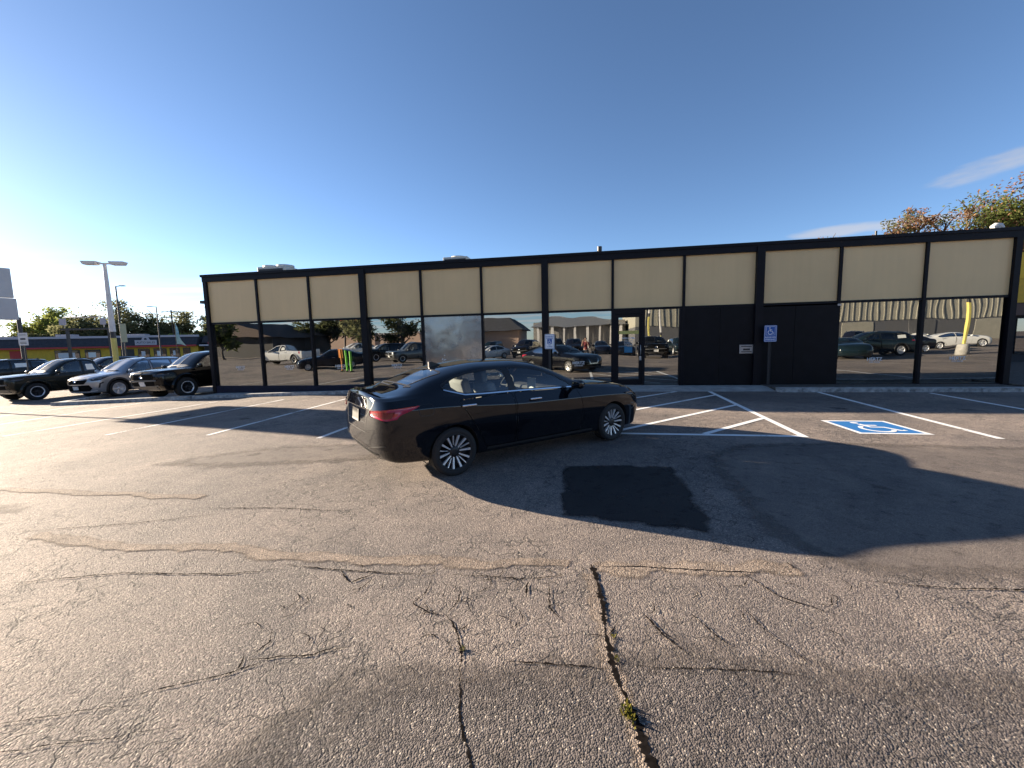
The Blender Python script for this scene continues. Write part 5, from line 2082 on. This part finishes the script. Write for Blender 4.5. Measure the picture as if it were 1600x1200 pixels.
# ------------------------------------------------------------------ behind the right corner
YB = empty('yellow_building', site(13.2, -9.5, 0), -YAW, 'yellow building with brown band and dark windows behind the right building corner', 'building')
mb = MB()
mb.box(0, 22, 0, 10, 2.95, 4.1)
mb.build('fascia', mat('mustard', (.72, .40, .02), .6, noise=.1), YB)
mb = MB()
mb.prism([(0, 4.1), (22, 4.1), (20, 5.3), (5.2, 5.3)], 'y', -.02, 10)
mb.build('roof', mat('sunlit_yellow', (.85, .50, .02), .6), YB)  # sunlight on the roof put into its colour, brighter than the fascia
mb = MB()
mb.box(0, 22, .06, 10, 2.35, 2.95)
mb.build('band', mat('brown_band', (.13, .07, .05), .7), YB)
mb = MB()
mb.box(0, 22, .3, 10, 0, 2.35)
mb.build('wall', M['wall_dark'], YB)
for k in range(6):
    mb = MB()
    mb.box(.6 + 3.5 * k, 3.6 + 3.5 * k, .24, .299, .5, 2.2)
    mb.build('window', M['shop_glass'], YB)

# ================================================================== cars
def settle(o):
    """stand a car on the sloping lot"""
    x, y = o.location.x, o.location.y
    e = 1.2
    n = Vector((-(gz(x + e, y) - gz(x - e, y)) / (2 * e), -(gz(x, y + e) - gz(x, y - e)) / (2 * e), 1)).normalized()
    q = Vector((0, 0, 1)).rotation_difference(n).to_matrix().to_4x4()
    o.rotation_euler = (q @ Matrix.Rotation(o.rotation_euler.z, 4, 'Z')).to_euler()
    o.location.z = gz(x, y)
    return o


def from_wheel(wx, wy, hd, track, hb):
    a = R(hd)
    return (wx + math.sin(a) * track - math.cos(a) * hb, wy - math.cos(a) * track - math.sin(a) * hb, 0)


# the black sedan in the middle of the lot
HD = .602
sed = make_car('sedan', 'sedan', (-.054, 6.43, 0), HD, 'black four door sedan standing alone across the middle of the lot', 'car', None, 'black_paint', 190, 'split', 'car_glass', None, sedan_extras)

make_car('offroad', 'offroad_car', from_wheel(-13.30, 16.56, 251, .84, 1.425), R(251), 'black boxy off-road car with chrome badge and white plate, beside the building corner', 'car', 'cars parked in the left lot', 'ebony_paint', 110, 'ring', 'car_glass', 'dark_glass', suv_extras('offroad'))
make_car('crossover', 'crossover_car', from_wheel(-18.2, 18.74, 256, .83, 1.425), R(256), 'silver crossover car with dark grille, between the olive pickup and the black off-road car', 'car', 'cars parked in the left lot', 'silver_paint', 110, 'plain', 'car_glass', 'dark_glass', suv_extras('crossover', sticker=[(-1.75, 1.25), (-1.25, 1.22), (-1.25, 1.46), (-1.75, 1.47)]))
olive = make_car('pickup', 'pickup_truck', from_wheel(-21.75, 18.54, 254, .84, 1.65), R(254), 'dark olive pickup truck with white sheet in side window, at the left picture edge', 'car', 'cars parked in the left lot', 'olive_paint', 110, 'ring', 'car_glass', 'dark_glass', suv_extras('offroad', sticker=[(-.56, 1.26), (-.24, 1.26), (-.24, 1.54), (-.52, 1.54)], lamps='dark_lens'))
behind = make_car('crossover', 'crossover_car', (-35.2, 28.2, 0), R(252), 'dark green crossover car behind the olive pickup, cut by the picture edge', 'car', 'cars parked in the left lot', 'olive_paint', 80, 'plain', 'dark_glass', None, suv_extras('crossover', sticker=[(-.9, 1.2), (-.3, 1.18), (-.3, 1.46), (-.9, 1.46)]))


def swap(o, pairs):
    for c in [o] + list(o.children_recursive):
        if c.type == 'MESH':
            for s in c.material_slots:
                for a, b in pairs:
                    if s.material == M[a]:
                        s.link = 'OBJECT'
                        s.material = M[b]


def another(src, x, y, hd, label, group, paint=None, old=None):
    o = copy_tree(src)
    o.location = (x, y, 0)
    o.rotation_euler = (0, 0, R(hd))
    o['label'] = label
    o['group'] = group
    if paint:
        swap(o, [(old, paint)])
    return settle(o)


# cars standing behind the photographer, seen mirrored in the glass
plain_sedan = make_car('sedan', 'sedan', (30, -20, 0), 0, 'x', 'car', None, 'black_paint', 80, 'plain', 'dark_glass', None, lambda r, b, S, p: None)
fnt = bpy.data.objects
for o in (plain_sedan,):
    bb = None
RG = 'cars mirrored in the front windows'
cross = [o for o in scene.objects if o.name == 'crossover_car'][0]
offr = [o for o in scene.objects if o.name == 'offroad_car'][0]


def ft(t, d):
    q = site(t, d)
    return q.x, q.y


FH = math.degrees(-YAW)            # heading along +t
REFL = [(olive, -29.5, 22.5, 180, 'white pickup truck mirrored in the second window from the left', 'white_paint', 'olive_paint'),
        (plain_sedan, -20.0, 15.5, 150, 'dark sedan mirrored beside the green posts in the third window from the left', 'navy_paint', 'black_paint'),
        (cross, -24.2, 31.5, 120, 'white crossover mirrored just right of the first wide pillar', 'white_paint', 'silver_paint'),
        (cross, -29.0, 34, 120, 'white crossover mirrored just left of the first wide pillar', 'white_paint', 'silver_paint'),
        (offr, -15.8, 21.5, 130, 'grey off-road car mirrored left of the torn film window', 'grey_paint', 'ebony_paint'),
        (plain_sedan, -9.7, 27.6, 130, 'white sedan mirrored above the roof of the black sedan', 'white_paint', 'black_paint'),
        (offr, -12.5, 42, 100, 'dark off-road car mirrored behind the white sedan above the black sedan roof', 'teal_paint', 'ebony_paint'),
        (cross, -7.6, 41, 95, 'white crossover mirrored left of the centre pillar', 'white_paint', 'silver_paint'),
        (offr, -3.6, 36, 85, 'dark off-road car mirrored behind the white parking sign', 'ebony_paint', 'ebony_paint'),
        (plain_sedan, 1.7, 31, 85, 'dark sedan with facing headlights mirrored left of the door', 'navy_paint', 'black_paint'),
        (plain_sedan, 4.3, 30.5, 88, 'black sedan mirrored through the door glass', 'black_paint', 'black_paint'),
        (offr, 5.9, 24, 95, 'black off-road car mirrored in the side light by the door', 'ebony_paint', 'ebony_paint'),
        (cross, 9.2, 30, 90, 'teal crossover mirrored at the right edge of the door bay', 'teal_paint', 'silver_paint'),
        (cross, 20.6, 19.6, 178, 'dark teal crossover mirrored large in the window right of the boarded bays', 'teal_paint', 'silver_paint'),
        (plain_sedan, 17.3, 16.6, 105, 'dark sedan nose mirrored low in the window right of the boarded bays', 'teal_paint', 'black_paint'),
        (plain_sedan, 24.5, 22.5, 175, 'dark sedan mirrored low left in the rightmost window', 'navy_paint', 'black_paint'),
        (offr, -21.0, 26.5, 140, 'black off-road car mirrored between the white crossovers and the grey one', 'ebony_paint', 'ebony_paint'),
        (cross, -17.8, 33, 110, 'navy crossover mirrored behind the grey off-road car', 'navy_paint', 'silver_paint'),
        (plain_sedan, -13.4, 31.5, 115, 'dark sedan mirrored left of the white sedan above the black sedan', 'teal_paint', 'black_paint'),
        (offr, -6.0, 30, 100, 'tall dark off-road car mirrored just left of the centre pillar', 'navy_paint', 'ebony_paint'),
        (cross, -1.2, 30.5, 88, 'dark crossover mirrored right of the white parking sign', 'navy_paint', 'silver_paint'),
        (offr, 7.6, 36, 92, 'dark off-road car mirrored far behind the side light', 'teal_paint', 'ebony_paint'),
        (offr, 24.4, 28, 120, 'dark off-road car mirrored behind the large teal crossover', 'navy_paint', 'ebony_paint'),
        (plain_sedan, 31.5, 26.5, 5, 'white sedan mirrored behind the yellow lamp post', 'white_paint', 'black_paint'),
        (plain_sedan, 47.0, 52, 5, 'white sedan mirrored far off in the rightmost window', 'white_paint', 'black_paint')]
for src, t, d, hd, lab, paint, old in REFL:
    x, y = ft(t, d)
    another(src, x, y, hd + FH, lab, RG, paint if paint != old else None, old)
# the plain source sedan takes the place of one of them
x, y = ft(13.0, 33)
plain_sedan.location = (x, y, 0)
plain_sedan.rotation_euler = (0, 0, R(92 + FH))
tag(plain_sedan, 'black sedan mirrored behind the boarded bays side of the lot', 'car', RG)
another(cross, -29.2, 29.6, 250, 'dark grey crossover car behind the gap between pickup and silver crossover', 'cars parked in the left lot', 'navy_paint', 'silver_paint')
for o in [q for q in scene.objects if q.get('category') == 'car' and q is not sed]:
    settle(o)
sed.location.z = gz(sed.location.x, sed.location.y)
# ================================================================== what the windows mirror: the far side of the lot
M['sheet_metal'] = mat('sheet_metal', (.30, .285, .235), .6, noise=.08, scale=1.5)
M['sheet_dark'] = mat('sheet_dark', (.10, .10, .105), .6)
M['pink_stucco'] = mat('pink_stucco', (.42, .30, .24), .85, noise=.1)
M['orange_sign'] = mat('orange_sign', (.70, .10, .02), .5)
M['lime'] = mat('lime', (.20, .60, .05), .5)
M['orange'] = mat('orange', (.75, .25, .02), .5)


def block(name, label, t0, t1, d0, h, mats, dep=14, cat='building'):
    q = site(t1, d0, 0)
    o = empty(name, q, -YAW + math.pi, label, cat)      # local x runs to the left, y away from the glass building
    return o, t1 - t0


W1, L1 = block('warehouse', 'long beige ribbed metal warehouse mirrored in the right hand windows', 8, 70, 52, 9, None)
mb = MB()
mb.box(0, L1, 0, 20, 0, 3.4, 0)
mb.build('lower_wall', M['sheet_dark'], W1)
mb = MB()
mb.box(0, L1, -.05, 20, 3.4, 10.2)
for k in range(int(L1 / .8)):
    mb.box(k * .8 + .1, k * .8 + .22, -.12, -.052, 3.4, 10.2)
mb.build('upper_wall', M['sheet_metal'], W1)
for k in range(7):
    mb = MB()
    mb.box(4 + 8.5 * k, 8 + 8.5 * k, -.06, -.001, 0, 3.2)
    mb.build('roller_door', M['sheet_metal' if k % 2 else 'grey_plastic'], W1)
W2, L2 = block('showroom', 'low grey building with a row of white columns mirrored left of the door', -9, 7.5, 62, 5, None)
mb = MB()
mb.box(0, L2, 0, 12, 0, 5.2)
mb.build('wall', mat('grey_wall', (.22, .21, .20), .8), W2)
for k in range(8):
    mb = MB()
    mb.box(.6 + 2.1 * k, 1.0 + 2.1 * k, -1.2, -.8, 0, 4.2)
    mb.build('column', M['lamp_white'], W2)
mb = MB()
mb.prism([(-.4, 4.2), (L2 + .4, 4.2), (L2 - 3, 5.8), (6, 5.8)], 'y', -1.5, 12)
mb.build('roof', M['metal_grey'], W2)
W3, L3 = block('roadside_shop', 'dark pyramid roofed shop mirrored left of the centre pillar', -25, -13, 70, 6, None)
mb = MB()
mb.box(0, L3, 0, 12, 0, 4)
mb.build('wall', M['pink_stucco'], W3)
v = [(-1, -1.5, 4), (L3 + 1, -1.5, 4), (L3 + 1, 13, 4), (-1, 13, 4), (2.2, 1.5, 7), (L3 - 2.2, 1.5, 7), (L3 - 2.2, 9, 7), (2.2, 9, 7)]
mb = MB()
mb.add(v, [(0, 1, 5, 4), (1, 2, 6, 5), (2, 3, 7, 6), (3, 0, 4, 7), (4, 5, 6, 7), (3, 2, 1, 0)])
mb.build('roof', M['dark_shingle'], W3)
W4, L4 = block('stucco_building', 'low pinkish stucco building mirrored right of the first wide pillar', -75, -42, 85, 6, None)
mb = MB()
mb.box(0, L4, 0, 12, 0, 4.6)
mb.build('wall', M['pink_stucco'], W4)
mb = MB()
mb.box(-.2, L4 + .2, -.2, 12, 4.6, 5.1)
mb.build('parapet', M['light_trim'], W4)
W5, L5 = block('brown_building', 'dark brown roofed building mirrored in the leftmost windows', -95, -52, 48, 6, None)
mb = MB()
mb.box(0, L5, 0, 14, 0, 3.4)
mb.build('wall', M['wall_dark'], W5)
mb = MB()
mb.prism([(-1, 3.4), (L5 + 1, 3.4), (L5 - 4, 6.2), (8, 6.2)], 'y', -1.2, 14)
mb.build('roof', mat('brown_roof', (.10, .07, .06), .9, noise=.2), W5)
OS = empty('roadside_sign', site(-60, 84, 0), -YAW + math.pi, 'orange red sign on two poles mirrored right of the first wide pillar', 'sign')
mb = MB()
mb.box(-3.4, 3.4, -.3, .3, 7.2, 9.6, 0, .1)
mb.build('board', M['orange_sign'], OS)
for x in (-2, 2):
    mb = MB()
    mb.tube([(x, 0, 0), (x, 0, 7.2)], .2, 8)
    mb.build('pole', M['dark_metal'], OS)
for k, (t, d, h, m, lab) in enumerate([(-17.7, 13.1, 1.5, 'orange', 'orange flat marker post mirrored beside two green posts'), (-17.2, 13.0, 1.45, 'lime', 'bright green marker post mirrored next to the orange one'), (-16.8, 12.9, 1.4, 'lime', 'bright green marker post mirrored nearest the first wide pillar')]):
    q = site(t, d)
    e = empty('marker_post', q, -YAW, lab, 'post', 'marker posts mirrored in the third window')
    mb = MB()
    mb.tube([(0, 0, .05), (0, 0, h)], .075 if m == 'lime' else .05, 12)
    if m == 'orange':
        mb.box(-.17, .17, -.02, .02, h - .55, h + .05)
    mb.build('post', M[m], e)
    mb = MB()
    mb.lathe_y([(0, 0), (.22, 0), (.20, .06), (.08, .08), (0, .08)], 16)
    o = mb.build('base', M['rubber'], e)
    o.rotation_euler = (R(90), 0, 0)
for t, d, h, lab, yb in [(25.0, 17.4, 7.5, 'yellow and white lamp post mirrored in the rightmost window', 3.4), (6.9, 33.6, 8.5, 'yellow based lamp post mirrored beside the door post', 4.0), (10.3, 32, 8.5, 'yellow based lamp post mirrored at the edge of the boarded bay', 4.0), (8.7, 38, 9., 'pale lamp post mirrored in the middle of the side light', 2.0)]:
    q = site(t, d)
    lamp_post(q.x, q.y, h, lab, 'lamp posts of the car lots', -YAW, 1, yb, None, .17)
for k, (t, d, h, cr, lf, lab) in enumerate([(-52, 62, 8.5, 4.6, 'leaf_dark', 'dark tree mirrored at the left of the third window'), (-44, 60, 8, 4.6, 'leaf_olive', 'olive tree mirrored behind the green posts'), (-38, 66, 8.5, 4.5, 'leaf_dark', 'dark tree mirrored beside the first wide pillar'),
                                            (-47, 32, 5.0, 2.2, 'leaf_green', 'green tree mirrored in the leftmost window'), (-58, 38, 5., 2.6, 'leaf_green', 'green bush like tree mirrored second in the leftmost window')]):
    q = site(t, d)
    tree('tree', q.x, q.y, h, cr, lf, lab, group='trees mirrored in the windows', seed=90 + k, n=1800, ls=.45)
# a low dark hill behind it all
tt = np.linspace(-260, 260, 60)
v = []
for t in tt:
    hgt = 6 + 4 * math.sin(t * .02) + 3 * math.sin(t * .07 + 1)
    v += [tuple(site(t, 330, -1)), tuple(site(t, 345, hgt)), tuple(site(t, 420, hgt * .9)), tuple(site(t, 440, -1))]
f = [(4 * i + j, 4 * i + 4 + j, 4 * i + 5 + j, 4 * i + 1 + j) for i in range(len(tt) - 1) for j in range(3)]
tag(mesh_obj('hills', v, f, mat('hill', (.05, .055, .05), .95, noise=.3, scale=.2)), kind='structure')

# ------------------------------------------------------------------ the photographer
M['skin'] = mat('skin', (.42, .25, .18), .55)
M['hair'] = mat('hair', (.025, .018, .014), .7)
M['maroon'] = mat('maroon', (.12, .015, .02), .85, noise=.2, scale=20)
M['denim'] = mat('denim', (.03, .035, .05), .9, noise=.2, scale=30)


def skin_mesh(name, pts, edges, m, parent, root=0, sub_=2):
    me = bpy.data.meshes.new(name)
    me.from_pydata([p[:3] for p in pts], edges, [])
    o = bpy.data.objects.new(name, me)
    C.objects.link(o)
    sk = o.modifiers.new('s', 'SKIN')
    for i, p in enumerate(pts):
        r_ = p[3] if isinstance(p[3], tuple) else (p[3], p[3])
        me.skin_vertices[0].data[i].radius = r_
        me.skin_vertices[0].data[i].use_root = i == root
    ss = o.modifiers.new('u', 'SUBSURF')
    ss.levels = ss.render_levels = sub_
    dg = bpy.context.evaluated_depsgraph_get()
    nm = bpy.data.meshes.new_from_object(o.evaluated_get(dg))
    bpy.data.objects.remove(o)
    nm.materials.clear()
    nm.materials.append(m)
    nm.polygons.foreach_set('use_smooth', np.ones(len(nm.polygons), dtype=bool))
    return link(bpy.data.objects.new(name, nm), parent)


PS = empty('person', (0, -.46, 0), 0, 'person in maroon shirt and dark trousers holding up a phone, mirrored left of the door', 'person')
# body: hips 0, spine, neck, head, arms, legs   (facing +y)
B = [(0, 0, .93, (.13, .10)), (0, 0, 1.10, (.125, .095)), (0, .0, 1.30, (.14, .10)), (0, 0, 1.42, (.09, .075)), (0, .01, 1.50, .052), (0, .03, 1.58, (.066, .075)), (0, .03, 1.68, (.076, .09)), (0, .02, 1.76, (.05, .06))]
E_ = [(i, i + 1) for i in range(7)]
for s in (-1, 1):
    b = len(B)
    B += [(s * .17, 0, 1.40, .055), (s * .25, .05, 1.20, .045), (s * .24, .17, 1.17, .04), (s * .15, .34, 1.50, .030), (s * .105, .385, 1.575, (.028, .02))]
    E_ += [(3, b), (b, b + 1), (b + 1, b + 2), (b + 2, b + 3), (b + 3, b + 4)]
    # fingers closing round the phone edge
    for j, (dz, l) in enumerate(((.035, .05), (.012, .055), (-.012, .053), (-.034, .045))):
        c = len(B)
        B += [(s * .088, .402, 1.60 + dz * .8, .010), (s * .074, .418, 1.602 + dz, .009), (s * .070, .405, 1.603 + dz, .008)]
        E_ += [(b + 4, c), (c, c + 1), (c + 1, c + 2)]
    c = len(B)
    B += [(s * .085, .375, 1.60, .011), (s * .060, .385, 1.625, .009)]
    E_ += [(b + 4, c), (c, c + 1)]
    b = len(B)
    B += [(s * .10, 0, .86, .095), (s * .11, .01, .48, .062), (s * .115, -.02, .12, .042), (s * .12, .03, .045, (.045, .035)), (s * .13, .15, .035, (.04, .028))]
    E_ += [(0, b), (b, b + 1), (b + 1, b + 2), (b + 2, b + 3), (b + 3, b + 4)]
body = skin_mesh('body', B, E_, M['skin'], PS)
fc = MB()
for s in (-1, 1):
    bm = bmesh.new()
    bmesh.ops.create_uvsphere(bm, u_segments=10, v_segments=8, radius=.012)
    fc.frombm(bm, 0, Matrix.Translation((s * .03, .105, 1.665)), True)
    bm = bmesh.new()
    bmesh.ops.create_uvsphere(bm, u_segments=10, v_segments=8, radius=.03)
    fc.frombm(bm, 1, Matrix.Translation((s * .078, .02, 1.655)) @ Matrix.Diagonal((.4, .7, 1.1, 1)), True)
bm = bmesh.new()
bmesh.ops.create_uvsphere(bm, u_segments=10, v_segments=8, radius=.02)
fc.frombm(bm, 1, Matrix.Translation((0, .12, 1.63)) @ Matrix.Diagonal((.8, 1, 1.4, 1)), True)
fc.box(-.025, .025, .095, .112, 1.588, 1.597, 2)
fc.build('face', [M['hair'], M['skin'], M['maroon']], PS)
hb = MB()
bm = bmesh.new()
bmesh.ops.create_uvsphere(bm, u_segments=18, v_segments=12, radius=.105)
bmesh.ops.delete(bm, geom=[v for v in bm.verts if v.co.z < -.05 or (v.co.y > .045 and v.co.z < .05)], context='VERTS')
hb.frombm(bm, 0, Matrix.Translation((0, .01, 1.69)) @ Matrix.Diagonal((.88, 1.0, 1.05, 1)), True)
hb.build('hair', M['hair'], PS)
Bs = [(0, 0, .90, (.15, .115)), (0, 0, 1.10, (.142, .11)), (0, 0, 1.30, (.158, .115)), (0, 0, 1.42, (.10, .088))]
Es = [(0, 1), (1, 2), (2, 3)]
for s in (-1, 1):
    b = len(Bs)
    Bs += [(s * .17, 0, 1.405, .07), (s * .25, .05, 1.22, .06)]
    Es += [(3, b), (b, b + 1)]
skin_mesh('shirt', Bs, Es, M['maroon'], PS, 1)
Bt = [(0, 0, .95, (.15, .112))]
Et = []
for s in (-1, 1):
    b = len(Bt)
    Bt += [(s * .10, 0, .86, .11), (s * .11, .01, .48, .078), (s * .115, -.02, .10, .062)]
    Et += [(0, b), (b, b + 1), (b + 1, b + 2)]
skin_mesh('trousers', Bt, Et, M['denim'], PS, 0)
PH = tag(mesh_obj('phone', *(lambda q: (q.v, q.f))(MB().box(-.074, .074, -.062, -.054, 1.565, 1.640)), M['black_plastic']), 'dark phone held upright by the photographer', 'phone')
# ================================================================== sky, sun, camera
SUN_AZ, SUN_EL = 24., 13.3                        # degrees ahead of due left; height
sd = Vector((-math.cos(R(SUN_AZ)) * math.cos(R(SUN_EL)), math.sin(R(SUN_AZ)) * math.cos(R(SUN_EL)), math.sin(R(SUN_EL))))
w = bpy.data.worlds.new('World')
scene.world = w
w.use_nodes = True
N, L = w.node_tree.nodes, w.node_tree.links
bg = N['Background']
sky = N.new('ShaderNodeTexSky')
sky.sky_type = 'NISHITA'
sky.sun_disc = False
sky.sun_elevation = R(SUN_EL)
sky.sun_rotation = math.atan2(sd.x, sd.y)
sky.altitude = 2600
sky.air_density = .9
sky.dust_density = 1.2
sky.ozone_density = 2.6
# thin clouds: stretched noise over the direction, kept low
tc = N.new('ShaderNodeTexCoord')
sep = N.new('ShaderNodeSeparateXYZ')
L.new(tc.outputs['Generated'], sep.inputs[0])


def mth(op, a, b=None, clamp=False):
    x = N.new('ShaderNodeMath')
    x.operation = op
    x.use_clamp = clamp
    for i, q in enumerate((a, b)):
        if q is None: continue
        if isinstance(q, (int, float)): x.inputs[i].default_value = q
        else: L.new(q, x.inputs[i])
    return x.outputs[0]


def rng_(v, a, b, c=0., d=1.):
    x = N.new('ShaderNodeMapRange')
    x.interpolation_type = 'SMOOTHSTEP'
    for i, q in zip((1, 2, 3, 4), (a, b, c, d)):
        x.inputs[i].default_value = q
    L.new(v, x.inputs[0])
    return x.outputs[0]


zc = mth('MAXIMUM', sep.outputs[2], .02)
cmb = N.new('ShaderNodeCombineXYZ')
L.new(mth('DIVIDE', sep.outputs[0], zc), cmb.inputs[0])
L.new(mth('DIVIDE', sep.outputs[1], zc), cmb.inputs[1])
no = N.new('ShaderNodeTexNoise')
no.inputs['Scale'].default_value = .55
no.inputs['Detail'].default_value = 7
no.inputs['Roughness'].default_value = .58
mp = N.new('ShaderNodeMapping')
mp.inputs['Scale'].default_value = (.35, 1.1, 1)
mp.inputs['Rotation'].default_value = (0, 0, R(20))
mp.inputs['Location'].default_value = (3.1, .4, 0)
L.new(cmb.outputs[0], mp.inputs[0])
L.new(mp.outputs[0], no.inputs['Vector'])
low = rng_(sep.outputs[2], .03, .20, 1., 0.)
hz = mth('MULTIPLY', rng_(no.outputs['Fac'], .41, .66), low)
# one long feathered cloud up to the right
dirn = Vector((.7395, .5695, .30)).normalized()


def blob(cx, cz, wx, wz, slope):
    # azimuth and height of the view direction
    az = N.new('ShaderNodeMath')
    az.operation = 'ARCTAN2'
    L.new(sep.outputs[0], az.inputs[0])
    L.new(sep.outputs[1], az.inputs[1])
    a = mth('SUBTRACT', az.outputs[0], cx)
    e = mth('SUBTRACT', mth('SUBTRACT', sep.outputs[2], cz), mth('MULTIPLY', a, slope))
    n2 = N.new('ShaderNodeTexNoise')
    n2.inputs['Scale'].default_value = 9
    n2.inputs['Detail'].default_value = 6
    mp2 = N.new('ShaderNodeMapping')
    mp2.inputs['Scale'].default_value = (.8, .8, 3.2)
    L.new(tc.outputs['Generated'], mp2.inputs[0])
    L.new(mp2.outputs[0], n2.inputs['Vector'])
    q = mth('ADD', mth('POWER', mth('ABSOLUTE', mth('DIVIDE', a, wx)), 2.), mth('POWER', mth('ABSOLUTE', mth('DIVIDE', e, wz)), 2.))
    s = mth('SUBTRACT', mth('ADD', 1.05, mth('MULTIPLY', mth('SUBTRACT', n2.outputs['Fac'], .5), 2.6)), q)
    return rng_(s, .1, .9)


c1 = mth('MULTIPLY', blob(.855, .246, .085, .021, .17), .75)
c2 = mth('MULTIPLY', blob(.70, .187, .15, .012, -.06), .6)
fac = mth('MAXIMUM', mth('MULTIPLY', hz, .75), mth('MAXIMUM', c1, c2))
mx = N.new('ShaderNodeMix')
mx.data_type = 'RGBA'
L.new(fac, mx.inputs[0])
L.new(sky.outputs[0], mx.inputs[6])
# clouds take the light of the sky around them, lifted and greyed
bw = N.new('ShaderNodeRGBToBW')
L.new(sky.outputs[0], bw.inputs[0])
cc = N.new('ShaderNodeCombineColor')
lf = mth('ADD', mth('MULTIPLY', bw.outputs[0], 1.05), .9)
L.new(mth('MULTIPLY', lf, 1.0), cc.inputs[0])
L.new(mth('MULTIPLY', lf, .99), cc.inputs[1])
L.new(mth('MULTIPLY', lf, 1.03), cc.inputs[2])
L.new(cc.outputs[0], mx.inputs[7])
L.new(mx.outputs[2], bg.inputs[0])
bg.inputs[1].default_value = .050

sl = bpy.data.lights.new('sun', 'SUN')
sl.energy = 4.8
sl.angle = R(.53)
sl.color = (1., .83, .63)
so = bpy.data.objects.new('sun', sl)
so.rotation_euler = sd.to_track_quat('Z', 'Y').to_euler()
C.objects.link(so)

cam = bpy.data.cameras.new('camera')
cam.sensor_fit = 'HORIZONTAL'
cam.sensor_width = 36
cam.lens = 636.8 / 1600 * 36
cam.clip_start = .05
cam.clip_end = 3000
co = bpy.data.objects.new('camera', cam)
C.objects.link(co)
PIT, ROL = .1035, -.0225
F_ = Vector((0, math.cos(PIT), -math.sin(PIT)))
DN = Vector((0, -math.sin(PIT), -math.cos(PIT)))
R0 = Vector((1, 0, 0))
ex = R0 * math.cos(ROL) - DN * math.sin(ROL)
ey = R0 * math.sin(ROL) + DN * math.cos(ROL)
mw = Matrix((ex, -ey, -F_)).transposed().to_4x4()
mw.translation = (0, 0, CAM_H)
co.matrix_world = mw
scene.camera = co
scene.view_settings.view_transform = 'Standard'
scene.view_settings.look = 'None'
scene.view_settings.gamma = 1
scene.view_settings.exposure = 2.2
scene.view_settings.use_curve_mapping = False
scene.cycles.max_bounces = 8
scene.cycles.transparent_max_bounces = 16
scene.cycles.glossy_bounces = 4
scene.cycles.use_denoising = True
